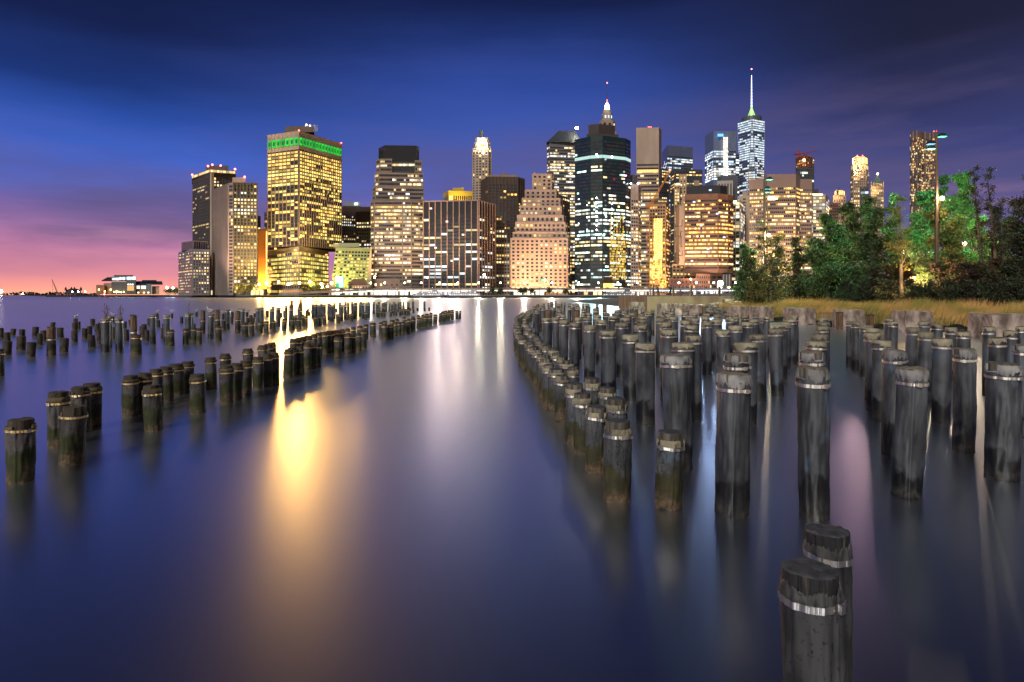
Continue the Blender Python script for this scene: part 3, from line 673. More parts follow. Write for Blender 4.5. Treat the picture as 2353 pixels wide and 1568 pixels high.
# 29 the spired glass tower: square base turning into an octagon
b = office('spired_glass_tower', 'tallest glass tower with tapering facets, round deck and a lit white needle mast', 1726, 1420)
D9 = 1420
def ring(xl, xr, y, n, ph, dd=0):
    cx = (xl + xr) / 2; r = (xr - xl) / 2 / F * D9; c0 = P(cx, D9 + 32)
    return c0, r
def tower_pts(f):
    yy = 272 + f * (640 - 272); hw = (103 + 11 * min(1, f * 2)) / 2 * .2822 * 3.55 / 2
    return yy, hw
zA, zB = GZ, zat(272, D9); cB = P(1726, D9 + 32)
wb, wt = 31.5 / F * D9, 29.5 / F * D9
base4 = [cB + Vector((wb * math.cos(a), wb * math.sin(a), 0)) for a in [math.radians(-90 - 62 + 90 * k) for k in range(4)]]
top4 = [cB + Vector((wt * math.cos(a), wt * math.sin(a), 0)) for a in [math.radians(-90 - 17 + 90 * k) for k in range(4)]]
mb = MB(); vs = [(*p.xy, zA) for p in base4] + [(*p.xy, zB) for p in top4]; fs = []
for k in range(4): fs += [(k, (k + 1) % 4, 4 + k), ((k + 1) % 4, 4 + (k + 1) % 4, 4 + k)]
mb.add(vs, fs + [(4, 5, 6, 7)]); b.part(mb, 'tower', wall_mat((.16, .20, .32), .3))
nfl = 74
tris = [(0, 1, 4), (1, 5, 4), (1, 2, 5), (0, 4, 7), (3, 0, 7), (2, 6, 5), (2, 3, 6), (3, 7, 6)]
V3 = [Vector(v) for v in vs]
for j in range(nfl):
    z_0 = zA + (zB - zA) * (j + .2) / nfl; z_1 = zA + (zB - zA) * (j + .78) / nfl; rel = j / nfl
    if rel < .50: continue
    fm = MB(); full = b.rnd.random() < .5
    for tr in tris:
        A = [V3[i] for i in tr]
        def cut(zz):
            pts = []
            for i in range(3):
                p, q = A[i], A[(i + 1) % 3]
                if abs(p.z - q.z) > 1e-6 and min(p.z, q.z) <= zz <= max(p.z, q.z): pts.append(p.lerp(q, (zz - p.z) / (q.z - p.z)))
            return pts
        c0, c1 = cut(z_0), cut(z_1)
        if len(c0) < 2 or len(c1) < 2: continue
        n_ = (A[1] - A[0]).cross(A[2] - A[0]).normalized()
        if n_.y > .25: continue
        u0 = c0[0], c0[1]; u1 = c1[0], c1[1]
        if (u0[1] - u0[0]).dot(u1[1] - u1[0]) < 0: u1 = (u1[1], u1[0])
        nb = max(1, int((u0[1] - u0[0]).length / 4.5)); off = n_ * .4
        lit = .95 if (.93 < rel or .76 < rel < .88) else (.15 if .88 <= rel <= .93 and j % 3 else .55)
        on = True
        for k in range(nb):
            if b.rnd.random() < .5: on = b.rnd.random() < lit
            e0, e1 = (k + .06) / nb, (k + .94) / nb
            g = b.rnd.uniform(.55, 1.5) if on else 0
            cc = b.rnd.choice(COOL[:2] + [(.8, .92, 1)]) if rel > .74 or b.rnd.random() < .6 else b.rnd.choice(PALE)
            fm.quad(u0[0].lerp(u0[1], e0) + off, u0[0].lerp(u0[1], e1) + off, u1[0].lerp(u1[1], e1) + off, u1[0].lerp(u1[1], e0) + off, 0, tuple(g * v for v in cc) if on else (.015, .02, .035))
    if fm.f: b.part(fm, 'window_band', WIN)
mb = MB()
for k in range(4):
    for pp in ((base4[k], top4[k]), (base4[(k + 1) % 4], top4[k])): mb.tube(Vector((*pp[0].xy, zA)), Vector((*pp[1].xy, zB)), .9, .9, 5)
b.part(mb, 'corner_edges', wall_mat((.28, .34, .45), .4))
mb = MB(); q = P(1727, D9 + 32); mb.tube((q.x, q.y, zB - .5), (q.x, q.y, zat(262, D9)), 22, 22, 24); b.part(mb, 'round_deck', wall_mat((.08, .11, .10), .4))
mb = MB(); mb.tube((q.x, q.y, zat(268, D9)), (q.x, q.y, zat(236, D9)), 4.5, 1.8, 8)
for k in range(5):
    a = 2 * math.pi * k / 5; mb.tube((q.x + 11 * math.cos(a), q.y + 11 * math.sin(a), zat(264, D9)), (q.x, q.y, zat(236, D9)), .5, .4, 4)
b.part(mb, 'mast_base', emis('green mast glow', (.45, 1, .25), 1.6))
mb = MB()
zz0, zz1 = zat(236, D9), zat(162, D9)
for k in range(10):
    a0 = zz0 + (zz1 - zz0) * k / 10; a1 = zz0 + (zz1 - zz0) * (k + .72) / 10; r = 1.9 - .12 * k; mb.tube((q.x, q.y, a0), (q.x, q.y, a1), r, r * .8, 8); mb.tube((q.x, q.y, a1), (q.x, q.y, zz0 + (zz1 - zz0) * (k + 1) / 10), .7, .7, 6)
b.part(mb, 'spire', emis('white mast glow', (.62, .72, 1), 3.2)); b.beacon(1727, 159, D9 + 32, (1, .2, .25), 8, 1.6)
# 31.. middle right
b = office('office_block', 'grey block with white fluted stripes below the white lit tower', 1670, 850)
b.sec([(1648, 406), (1657, 404), (1695, 404)], 862, None, None, (.11, .115, .14), ref=1, back=30)
b.sec([(1648, 416), (1684, 415)], 850, None, ST(fh=40, bw=3.2, wf=.42, hf=.96, lit=0, full=0, dark=1, top=3, pier=(1.2, .8)), (.5, .44, .38), 'fluted_front', back=12)
b = office('apartment_block', 'narrow gridded glass block right of the brown banded block', 1695, 720)
b.sec([(1680, 462), (1701, 460), (1711, 470)], 720, None, ST(fh=4.2, bw=4.6, wf=.85, hf=.75, lit=.32, pal=PALE, gain=1.0, ledge=(.5, .4)), (.44, .36, .26), ref=1, back=26)
b.glow(1684, 1692, 462, 467, 717, (1, .8, .4), 7, 'roof_lamp')
b = office('stone_block', 'cream stone block with a stepped rooftop tank house', 1710, 790)
b.sec([(1698, 451), (1723, 450)], 790, None, ST(fh=4.6, bw=6, wf=.3, hf=.4, lit=.2), (.56, .42, .28), back=26)
b.sec([(1706, 440), (1717, 440)], 796, 451, None, (.5, .37, .25), 'tank_house', back=9)
# 33 wide octagonal block
b = office('office_block', 'very wide pinkish block with cut corners and rows of golden windows', 1790, 610)
oct_ = [(1721, 416), (1745, 411), (1760, 402), (1832, 401), (1846, 408), (1866, 412)]
b.sec([(1721, 413), (1760, 411), (1866, 412)], 616, None, ST(fh=4.3, bw=2.3, wf=.78, hf=.45, lit=.66, pal=GOLD + WARM, gain=1.45, full=.18, dark=.14, top=9), (.30, .20, .16), ref=1, back=50)
b.sec([(1755, 405), (1763, 401), (1829, 400), (1838, 404)], 606, None, ST(fh=4.3, bw=2.3, wf=.8, hf=.45, lit=.7, pal=GOLD + WARM, gain=1.5, full=.2, dark=.12, top=12), (.31, .21, .17), 'bay', ref=1, back=9)
fm = MB(); p, q2 = P(1764, 605.4), P(1829, 605.4); z_ = zat(456, 606)
fm.quad((p.x, 605.2, z_ - 2), (q2.x, 605.2, z_ - 2), (q2.x, 605.2, z_ + 2), (p.x, 605.2, z_ + 2), 0, (2.6, 2.1, 1.1)); b.part(fm, 'lit_band', WIN)
for xx in (1740, 1800, 1850): b.wash(xx, 610, 158400, (1, .64, .34), 36, 60)
# 34 tower under construction with red crane
b = office('building_under_construction', 'concrete tower under construction with an orange netted top, behind the wide pinkish block', 1850, 950)
b.sec([(1828, 385), (1871, 386)], 950, None, ST(fh=4.5, bw=4, wf=.8, hf=.7, lit=.2, pal=TEAL), (.05, .06, .08), back=26)
b.sec([(1828, 362), (1848, 356), (1866, 359)], 951, 385, ST(fh=4.2, bw=4, wf=.6, hf=.6, lit=.3, pal=ORNG, gain=.8, ledge=(.6, .9)), (.42, .14, .07), 'netted_floors', ref=1, back=24)
b.sec([(1866, 362), (1871, 364)], 953, None, ST(lit=.2), (.2, .18, .18), 'core', back=16); b.glow(1845, 1850, 366, 371, 948, (1, .6, .25), 12, 'work_lamp')
c = Bld('tower_crane', 'small red luffing crane standing on the netted tower under construction', 'crane', 1836, 948)
mb = MB(); mb.tube(P(1836, 948, zat(362, 948)), P(1833, 948, zat(341, 948)), 1.6, .5, 5); mb.tube(P(1826, 948, zat(355, 948)), P(1842, 948, zat(354, 948)), 1.5, 1.5, 5); c.part(mb, 'mast', REDST)
mb = MB(); mb.tube(P(1840, 948, zat(354, 948)), P(1877, 948, zat(346, 948)), 1.0, .5, 5); c.part(mb, 'jib', REDST)
# 35
b = office('office_block', 'bright glass block with a rooftop water tank, right of the wide pinkish block', 1885, 690)
b.sec([(1867, 448), (1897, 447), (1905, 456)], 690, None, ST(fh=4.2, bw=4, wf=.86, hf=.62, lit=.6, pal=PALE, gain=1.1, full=.16, dark=.1), (.40, .33, .27), ref=1, back=30)
mb = MB(); mb.tube(P(1876, 700, zat(447, 700)), P(1876, 700, zat(438, 700)), 2.0, 2.0, 10); mb.tube(P(1876, 700, zat(438, 700)), P(1876, 700, zat(434, 700)), 2.2, .3, 10); b.part(mb, 'water_tank', wall_mat((.08, .06, .05)))
b.glow(1868, 1890, 446, 449, 688, (1, .8, .45), 4, 'roof_lamp')
b = office('office_block', 'small brown block right of the rooftop tank block', 1914, 760)
b.sec([(1902, 466), (1927, 466)], 760, None, ST(lit=.2), (.24, .10, .07), back=20)
b = office('stone_block', 'small stone block with a rounded roof just above the trees', 1946, 740)
b.sec([(1933, 482), (1940, 475), (1953, 475), (1960, 482)], 740, None, ST(lit=.3, bw=3, wf=.5), (.35, .24, .16), ref=1, back=20)
# 36 small crowned tower
b = office('stone_skyscraper', 'short stone tower with a glowing crown, left of the taller glowing crowned tower', 1929, 900)
b.sec([(1914, 449), (1944, 449)], 900, None, ST(fh=4.6, bw=4, wf=.4, hf=.5, lit=.3), (.36, .24, .16), back=24)
b.sec([(1917, 440), (1921, 437), (1938, 437), (1941, 440)], 903, 449, ST(fh=9, bw=3.6, wf=.55, hf=.85, lit=1, full=1, gain=3.4, top=.4, bot=.4), (.5, .36, .22), 'crown', ref=1, back=16)
b.mast(1928, 430, 437, 908, .7, .3, 'finial', STEEL); b.up(1929, 900, 458, 30000, (1, .7, .35), 14)
# 37 tall crowned tower
b = office('stone_skyscraper', 'tall slim stone tower topped by a blazing golden crown', 1975, 1100)
b.sec([(1954, 393), (1961, 390), (1990, 390), (1997, 393)], 1100, None, ST(fh=4.8, bw=4.4, wf=.5, hf=.55, lit=.32, gain=1.4), (.50, .36, .24), ref=1, back=28)
b.sec([(1956, 380), (1961, 377), (1990, 377), (1995, 380)], 1101, 391, ST(fh=11, bw=4, wf=.6, hf=.8, lit=.9, full=1, gain=1.8, top=1, bot=1), (.55, .40, .26), 'upper_tier', ref=1, back=24)
b.sec([(1958, 363), (1963, 360), (1988, 360), (1994, 363)], 1103, 378, ST(fh=12, bw=5, wf=.66, hf=.9, lit=1, full=1, gain=3.6, top=1, bot=1), (.6, .42, .26), 'crown', ref=1, back=20)
b.up(1975, 1100, 400, 90000, (1, .72, .38), 18); b.up(1975, 1100, 378, 40000, (1, .75, .4), 12)
for xx in (1970, 1982): b.beacon(xx, 358, 1105, g=8, r=1)
for i_ in range(6): b.flood(1960 + (i_ * 17) % 30, 372 + i_ * 12, 1098, .08e6, (1, .58, .62))
b = office('glass_tower', 'dark glass tower with pale cross bracing, beside the golden crowned tower', 1987, 920)
b.sec([(1976, 430), (1997, 429)], 920, None, ST(fh=5, bw=5, wf=.85, hf=.7, lit=.12, pal=COOL), (.07, .07, .085), back=24)
mb = MB()
for k in range(3):
    for (xa, xb) in ((1980, 1993), (1993, 1980)): mb.tube(P(xa, 919, zat(480 - k * 17, 919)), P(xb, 919, zat(464 - k * 17, 919)), .45, .45, 4)
b.part(mb, 'cross_bracing', wall_mat((.4, .38, .36)))
# 38 gothic tower
b = office('gothic_skyscraper', 'gothic stone tower with a green pyramid roof, corner turrets and a glowing tip', 2016, 1150)
b.sec([(2001, 428), (2031, 428)], 1150, None, ST(fh=5, bw=3.4, wf=.5, hf=.6, lit=.5, gain=1.2), (.42, .30, .20), back=24)
b.sec([(2006, 421), (2027, 421)], 1153, 429, ST(fh=6, bw=3.4, wf=.5, hf=.7, lit=.5), (.38, .29, .2), 'upper_tier', back=17)
zr = zat(421, 1153); e = [P(2006, 1153, zr), P(2027, 1153, zr), P(2027, 1170, zr), P(2006, 1170, zr)]; zt = zat(403, 1153)
mb = MB(); mb.loft(e, [P(2015, 1160, zt), P(2018, 1160, zt), P(2018, 1163, zt), P(2015, 1163, zt)]); b.part(mb, 'pyramid_roof', wall_mat((.10, .17, .13)))
b.beacon(2016.5, 400, 1160, (1, .8, .4), 18, 1.8)
for xx in (2002, 2030):
    mb = MB(); mb.tube(P(xx, 1152, zat(430, 1152)), P(xx, 1152, zat(422, 1152)), 1.6, 1.4, 6); mb.tube(P(xx, 1152, zat(422, 1152)), P(xx, 1152, zat(415, 1152)), 1.5, .1, 6); b.part(mb, 'turret', wall_mat((.42, .30, .20)))
b.up(2016, 1150, 440, 40000, (1, .65, .25), 16)
# 39 rippled tower
b = office('rippled_tower', 'tall rippled steel apartment tower at the far right of the skyline', 2122, 1000)
pts = []
for i in range(17):
    px = 2093 + 61 * i / 16; pts.append((px, 303 + 1.6 * math.sin(i * 1.25) + (-2 if i < 7 else 1.5)))
b.sec(pts, 1000, None, ST(fh=4.6, bw=2.6, wf=.6, hf=.62, lit=.42, pal=ORNG + WARM, gain=1.25, full=.02, dark=.1, top=10, mg=.2), (.22, .16, .15), ref=8, back=30)
b.sec([(2091, 310), (2093.4, 304)], 1004, None, ST(lit=.1), (.2, .16, .16), 'side_bay', ref=1, back=24)
for xx in (2146, 2152): b.beacon(xx, 302, 998, g=6, r=.8)
# ------------------------------------------------------------------ quay, elevated road, waterfront
fr = [(392, 850), (470, 700), (600, 600), (900, 575), (1500, 560), (2100, 560)]
fp = [P(a, d) for a, d in fr]
q = MB(); q.prism([(p.x, p.y) for p in fp] + [(2500, 3000), (-1100, 3000)], -2, GZ)
tag(q.build('quay', plain('quay concrete', (.05, .05, .055), .8, col2=(.025, .025, .03), scale=.3)), kind='structure')
q = MB(); q.prism([(p.x, p.y - .6) for p in fp] + [(fp[-1].x, fp[-1].y + 1.2)] + [(p.x, p.y + .6) for p in reversed(fp)], GZ - .25, GZ + .25)
tag(q.build('quay_kerb', plain('pale kerb', (.3, .28, .26), .8)), kind='structure')
# elevated road
v = empty('elevated_road', P(1250, 588, GZ)); tag(v, 'long elevated waterfront road on columns with a glowing underside', 'elevated road')
def vp(x): # height drops at the left end
    return 586 + max(0, (900 - x)) * .06, (8.4 if x > 880 else 8.4 - (880 - x) / 260 * 5.0)
mb = MB(); xs = [640, 700, 760, 820, 880, 1000, 1300, 1600, 1760, 1900]
for xa, xb in zip(xs, xs[1:]):
    (d0, z0), (d1, z1) = vp(xa), vp(xb); a, c_ = P(xa, d0), P(xb, d1)
    lo = [(a.x, a.y, z0 - 1.2), (c_.x, c_.y, z1 - 1.2), (c_.x, c_.y + 12, z1 - 1.2), (a.x, a.y + 12, z0 - 1.2)]
    mb.loft([Vector(p) for p in lo], [Vector(p) + Vector((0, 0, 1.2)) for p in lo]); mb.add(lo, ((3, 2, 1, 0),))
    pa = [(a.x, a.y - .1, z0), (c_.x, c_.y - .1, z1), (c_.x, c_.y + .3, z1), (a.x, a.y + .3, z0)]
    mb.loft([Vector(p) for p in pa], [Vector(p) + Vector((0, 0, .8)) for p in pa])
vo = v.location
mb.v = [tuple(Vector(p) - vo) for p in mb.v]; mb.build('deck', plain('viaduct concrete', (.28, .24, .22), .8, col2=(.2, .16, .15), scale=.2), v)
for xx in range(760, 1760, 26):
    d_, z_ = vp(xx); m2 = MB(); m2.tube((0, 0, GZ), (0, 0, z_ - 1.2), .55, .55, 8); p = P(xx, d_ + 4)
    m2.build('column', STEEL, v, loc=(p.x - vo.x, p.y - vo.y, -vo.z))
for xx in range(780, 1700, 18):
    d_, z_ = vp(xx); g = 2.2 if xx < 1000 else (3.2 if xx < 1500 else 2.2); colr = (1, .84, .62) if xx < 1500 else (.8, .9, 1)
    m2 = MB(); p = P(xx, d_ + 3); m2.box(0, 0, 0, 6.4, .8, .9)
    m2.build('underdeck_lamp', emis('underdeck glow', colr, g * R_.uniform(.6, 1.3)), v, loc=(p.x - vo.x, p.y - vo.y - 3.2, z_ - 1.65 - vo.z))
# cars on the elevated road
def car_mesh(k):
    c = MB(); c.box(0, 0, .62, 4.4, 1.8, .62, m=0); c.loft([Vector(p) for p in ((-1.6, -.82, .93), (1.2, -.82, .93), (1.2, .82, .93), (-1.6, .82, .93))], [Vector(p) for p in ((-1.1, -.7, 1.5), (.5, -.7, 1.5), (.5, .7, 1.5), (-1.1, .7, 1.5))], m=1)
    for sx in (-1.35, 1.35):
        for sy in (-.85, .85): c.tube((sx, sy - .1, .34), (sx, sy + .1, .34), .34, .34, 10, 2)
    for sy in (-.6, .6): c.box(2.22, sy, .7, .06, .4, .25, m=3); c.box(-2.22, sy, .75, .06, .4, .2, m=4)
    return c.mesh('car', [plain('car paint', k, .3, .3), DARKG, plain('tyre', (.02, .02, .02), .8), emis('headlight', (1, .95, .85), 40), emis('tail light', (1, .05, .04), 30)])
cms = [car_mesh(k) for k in ((.3, .3, .32), (.05, .05, .06), (.45, .43, .4), (.35, .04, .04))]
cn = ('grey', 'black', 'white', 'red')
for i, xx in enumerate((905, 948, 990, 1035, 1068, 1130, 1172, 1205, 1262, 1310, 1338, 1395, 1440, 1476, 1528, 1580, 1622, 1660)):
    d_, z_ = vp(xx); k = i % 4; lane = i % 2
    o = link('car', cms[k], loc=P(xx, d_ + 3 + 5 * lane, z_ + .02)); o.rotation_euler = (0, 0, math.pi if lane else 0)
    o.location = P(xx, d_ + 3 + 5 * lane, z_ + .02)
    lm = ('above the dark pink-piered box foot', 'below the pink ziggurat', 'below the black glass tower', 'below the golden half-built tower')[0 if xx < 1140 else 1 if xx < 1320 else 2 if xx < 1450 else 3]
    tag(o, '%s car on the elevated road, heading %s, %s' % (cn[k], 'left' if lane else 'right', lm), 'car', 'cars on the elevated road')
# street lamps along the quay (some are floodlights that face the river)
def lamp(x, d, h, col, g, label, group, r=.45, zb=GZ, power=0, spot=True, name='street_lamp', cone=80, rad=.8):
    o = empty(name, P(x, d, zb)); tag(o, label, 'lamp', group)
    m2 = MB(); m2.tube((0, 0, 0), (0, 0, h), .14, .09, 6); m2.build('pole', STEEL, o)
    m2 = MB(); m2.ball((0, 0, h + r * .6), r, n=8, k=5); m2.build('lamp_globe', emis('lamp globe', col, g), o)
    if power:
        h = max(h, 11)
        l = bpy.data.lights.new('lamp_light', 'SPOT' if spot else 'POINT'); l.energy = power; l.color = col; l.shadow_soft_size = rad
        q = bpy.data.objects.new('lamp_light', l); COL.objects.link(q); q.parent = o; q.location = (0, -1.4, h)
        if spot: l.spot_size = math.radians(cone); l.spot_blend = .5; q.rotation_euler = Vector((0, 1, .12)).to_track_quat('Z', 'Y').to_euler()
    return o
FLOOD = .9e6
golds = [(596, 606), (612, 600), (640, 597), (662, 595), (688, 592), (712, 590), (738, 588), (762, 586)]
for i, (xx, dd) in enumerate(golds):
    lamp(xx, dd, 10 + (i % 3), (1, .58, .17), 60, 'golden quay floodlight below the broad green-crowned tower', 'golden floodlights on the quay', 1.1, power=FLOOD * .05, name='quay_floodlight')
for i, xx in enumerate((852, 884, 930, 968, 1010, 1052, 1100, 1150)):
    lamp(xx, 572, 11, (1, .78, .5), 40, 'cream white quay lamp below the banded and pink-piered blocks', 'white lamps on the quay', .7, power=FLOOD * .07, name='quay_floodlight')
for i, xx in enumerate((1205, 1268, 1330)):
    lamp(xx, 568, 11, (1, .72, .55), 40, 'pinkish quay lamp below the pink ziggurat', 'pinkish lamps on the quay', .7, power=FLOOD * .07, name='quay_floodlight')
for i, xx in enumerate((1375, 1420, 1465)):
    lamp(xx, 568, 11, (.55, .95, .95), 34, 'teal white quay lamp below the black glass tower', 'teal lamps on the quay', .7, power=FLOOD * .05, name='quay_floodlight')
for i, xx in enumerate((1560, 1600, 1640, 1690)):
    lamp(xx, 566, 11, (.55, .72, 1) if i else (1, .8, .6), 34, 'bluish quay lamp behind the concrete promenade', 'bluish lamps on the quay', .8, power=FLOOD * .2, name='quay_floodlight')
for xx in (1900, 1960):
    lamp(xx, 566, 14, (1, .68, .6), 34, 'pinkish lamp on a tall mast behind the trees', 'pinkish mast lamps behind the trees', .8, power=FLOOD * .3, name='quay_floodlight')
lamp(495, 690, 6, (1, .92, .7), 300, 'dazzling white starry lamp at the foot of the striped tower', None, 1.6, power=FLOOD * .2, name='quay_floodlight')
lamp(456, 705, 9, (1, .6, .2), 90, 'orange lamp at the foot of the low grey annexe', None, .8)
lamp(470, 700, 5, (1, .75, .35), 60, 'small yellow lamp right of the grey annexe foot', None, .7)
lamp(668, 612, 11, (1, .75, .35), 60, 'yellow street lamp in front of the broad tower podium', None, .7)
for xx in (741, 752): lamp(xx, 606, 8, (1, .7, .3), 60, 'pair of golden street lamps left of the lit sign', 'golden lamps left of the sign', .8)
lamp(861, 598, 17, (1, .85, .55), 90, 'tall street lamp left of the banded tower centre', None, .9)
lamp(982, 598, 16, (.8, .85, .9), 8, 'unlit looking tall street lamp between the banded tower and pink-piered box', None, .4)
lamp(1113, 598, 19, (1, .9, .45), 70, 'tall yellow lit street lamp in front of the dark pink-piered box', None, 1.0)
lamp(1252, 598, 14, (1, .75, .3), 60, 'orange street lamp in front of the pink ziggurat', None, .9)
lamp(1317, 600, 7, (1, .8, .45), 60, 'street lamp between the ziggurat and the black glass tower', None, .8)
lamp(1587, 598, 15, (1, .8, .5), 40, 'street lamp in front of the low brick row', None, .7)
lamp(1655, 600, 10, (1, .98, .9), 120, 'huge white glowing lamp cluster by the promenade end', None, 2.6, name='street_lamp')
lamp(1675, 598, 7, (1, .6, .2), 60, 'orange lamp right of the white glowing cluster', None, .9)
# lit shop pavilions under and beside the road
def pavilion(x0, x1, d, h, col, g, label, roof=(.2, .17, .15), dep=10):
    o = empty('quay_pavilion', P((x0 + x1) / 2, d, GZ)); tag(o, label, 'pavilion'); p0 = o.location
    a, c_ = P(x0, d).x - p0.x, P(x1, d).x - p0.x
    m2 = MB(); m2.prism([(a, 0), (c_, 0), (c_, dep), (a, dep)], 0, h - .02); m2.build('walls', wall_mat(roof), o)
    m2 = MB(); m2.prism([(a - .8, -1), (c_ + .8, -1), (c_ + .8, dep + .6), (a - .8, dep + .6)], h, h + .5); m2.build('roof', wall_mat(roof), o)
    n = max(2, int((c_ - a) / 4)); w_ = (c_ - a) / n
    for k in range(n):
        m2 = MB(); gg = g * R_.uniform(.35, 1.4)
        if R_.random() < .16: gg = .05
        m2.quad((a + (k + .1) * w_, -.12, .5), (a + (k + .9) * w_, -.12, .5), (a + (k + .9) * w_, -.12, h - .5), (a + (k + .1) * w_, -.12, h - .5), 0, tuple(gg * v for v in col)); m2.build('window', WIN, o)
pavilion(484, 560, 700, 6, (1, .86, .5), 2.50, 'blown out white lit hall at the foot of the striped tower')
pavilion(566, 606, 640, 6, (1, .72, .25), 3.00, 'golden lit hall at the foot of the orange wall')
pavilion(760, 845, 596, 6.5, (1, .9, .72), 2.50, 'white lit ferry hall right of the lit sign')
pavilion(850, 968, 592, 4.5, (1, .86, .74), 2.50, 'white lit ferry hall under the elevated road below the banded tower')
pavilion(985, 1080, 604, 4.6, (.95, .9, 1), 1.20, 'pale lit hall below the left half of the pink-piered box')
pavilion(1170, 1250, 604, 4.8, (1, .88, .6), 2.50, 'bright yellow white hall under the road below the ziggurat')
pavilion(1330, 1395, 604, 4.2, (1, .7, .32), 2.25, 'orange lit hall under the road below the black glass tower')
pavilion(1440, 1500, 604, 4.2, (1, .72, .6), 1.30, 'pink lit hall under the road left of the promenade')
pavilion(1590, 1660, 604, 4.4, (1, .8, .75), 1.50, 'pinkish lit hall seen through the promenade railing')
# striped festival tents
t = empty('tent_canopy', P(690, 606, GZ)); tag(t, 'long pale sloping canopy at the foot of the broad tower', 'canopy'); tp = t.location
m2 = MB(); a, c_ = P(640, 606).x - tp.x, P(775, 606).x - tp.x
m2.loft([Vector((a, 0, 2)), Vector((c_, 0, 5.5)), Vector((c_, 8, 5.5)), Vector((a, 8, 2))], [Vector((a + 6, 0, 4.5)), Vector((c_, 0, 9)), Vector((c_, 8, 9)), Vector((a + 6, 8, 4.5))]); m2.build('canopy', wall_mat((.55, .36, .26)), t)
for k in range(6):
    m2 = MB(); m2.tube((a + (c_ - a) * (k + .5) / 6, 1, 0), (a + (c_ - a) * (k + .5) / 6, 1, 3.5 + k * .4), .2, .2, 6); m2.build('post', STEEL, t)
# the lit sign
s = empty('lit_sign', P(779, 602, GZ)); tag(s, 'dazzling white sign board with a green rim and tail on a post', 'sign'); 
def zz(y): return zat(y, 602) - GZ
def xx_(x): return P(x, 602).x - s.location.x
m2 = MB(); m2.prism([(xx_(772), 0), (xx_(787), 0), (xx_(787), .8), (xx_(772), .8)], zz(650), zz(636)); m2.build('board', emis('white sign glow', (.85, 1, .95), 9), s)
m2 = MB(); m2.prism([(xx_(779), .1), (xx_(788.5), .1), (xx_(788.5), .7), (xx_(779), .7)], zz(660), zz(650.2)); m2.build('tail_panel', emis('mint sign glow', (.35, 1, .75), 2.2), s)
m2 = MB(); m2.prism([(xx_(771), .9), (xx_(789.6), .9), (xx_(789.6), 1.2), (xx_(771), 1.2)], zz(661), zz(634.5)); m2.build('rim', emis('green sign glow', (.0, .55, .2), .9), s)
m2 = MB(); m2.tube((xx_(783), 1, 0), (xx_(783), 1, zz(661)), .4, .4, 8); m2.build('post', STEEL, s)
# small round green lit emblem sign at the ziggurat
s = empty('lit_sign', P(1252, 622, zat(644, 622))); tag(s, 'small oval green lit sign near the foot of the ziggurat', 'sign')
m2 = MB(); 
m2.add([(3.2 * math.cos(a) - 1.5, -.3, 1.9 * math.sin(a)) for a in [2 * math.pi * i / 20 for i in range(20)]] + [(3.2 * math.cos(a) - 1.5, .2, 1.9 * math.sin(a)) for a in [2 * math.pi * i / 20 for i in range(20)]], [tuple(range(19, -1, -1))] + [(i, (i + 1) % 20, 20 + (i + 1) % 20, 20 + i) for i in range(20)])
m2.build('oval_panel', emis('green sign glow', (.05, .5, .2), .8), s)
m2 = MB(); m2.box(-1.5, -.42, 0, 3.6, .12, .5); m2.build('light_bar', emis('white sign glow', (.9, 1, .9), 3), s)
# moored ferries
def ferry(x, d, ln, label, col=(.5, .5, .55), g=1.3):
    o = empty('ferry_boat', P(x, d, 0)); tag(o, label, 'ferry'); h = ln / 2
    m2 = MB(); m2.loft([Vector(p) for p in ((-h * .96, -3, -.3), (h * .86, -3, -.3), (h * .95, 0, -.3), (h * .86, 3, -.3), (-h * .96, 3, -.3))], [Vector(p) for p in ((-h, -3.4, 1.7), (h * .9, -3.4, 1.9), (h, 0, 2.2), (h * .9, 3.4, 1.9), (-h, 3.4, 1.7))]); m2.build('hull', plain('hull paint', (.06, .07, .09), .5), o)
    m2 = MB(); m2.box(-h * .08, 0, 2.9, ln * .8, 5.6, 2.2); m2.build('lower_cabin', wall_mat(col), o)
    m2 = MB(); m2.box(-h * .1, 0, 5.0, ln * .6, 4.6, 1.9); m2.build('upper_cabin', wall_mat(col), o)
    m2 = MB(); m2.box(h * .36, 0, 6.9, ln * .14, 3.4, 1.8); m2.build('wheelhouse', wall_mat(col), o)
    for z_, f in ((3.1, .8), (5.1, .6)):
        n = int(ln * f / 1.9)
        for k in range(n):
            m2 = MB(); xa = -h * .09 - ln * f / 2 + (k + .15) * ln * f / n; xb = xa + .7 * ln * f / n; gg = g * R_.uniform(.2, 1.3)
            yy = -2.84 if z_ < 4 else -2.34
            m2.quad((xa, yy, z_ - .5), (xb, yy, z_ - .5), (xb, yy, z_ + .5), (xa, yy, z_ + .5), 0, (gg, .95 * gg, .85 * gg)); m2.build('window', WIN, o)
    m2 = MB(); m2.tube((h * .36, 0, 7.8), (h * .36, 0, 11), .12, .06, 5); m2.build('mast', STEEL, o)
ferry(985, 556, 30, 'white ferry moored below the gap between the banded tower and the pink-piered box')
ferry(1072, 554, 34, 'larger white ferry moored below the pink-piered box')
ferry(1425, 550, 34, 'low dark ferry moored left of the concrete promenade', (.16, .17, .2), .8)
# mooring posts
for xx in (941, 975):
    o = empty('mooring_post', P(xx, 566, -1)); tag(o, 'thick dark mooring post standing off the quay, %s of two' % ('left' if xx < 950 else 'right'), 'mooring post', 'mooring posts off the quay')
    m2 = MB(); m2.tube((0, 0, 0), (0, 0, 6), 1.0, .95, 10); m2.build('post', plain('tarred timber', (.03, .028, .03), .7), o); m2 = MB(); m2.tube((0, 0, 6.01), (0, 0, 6.9), 1.15, .3, 10); m2.build('cap', plain('post cap', (.08, .08, .09), .5), o)
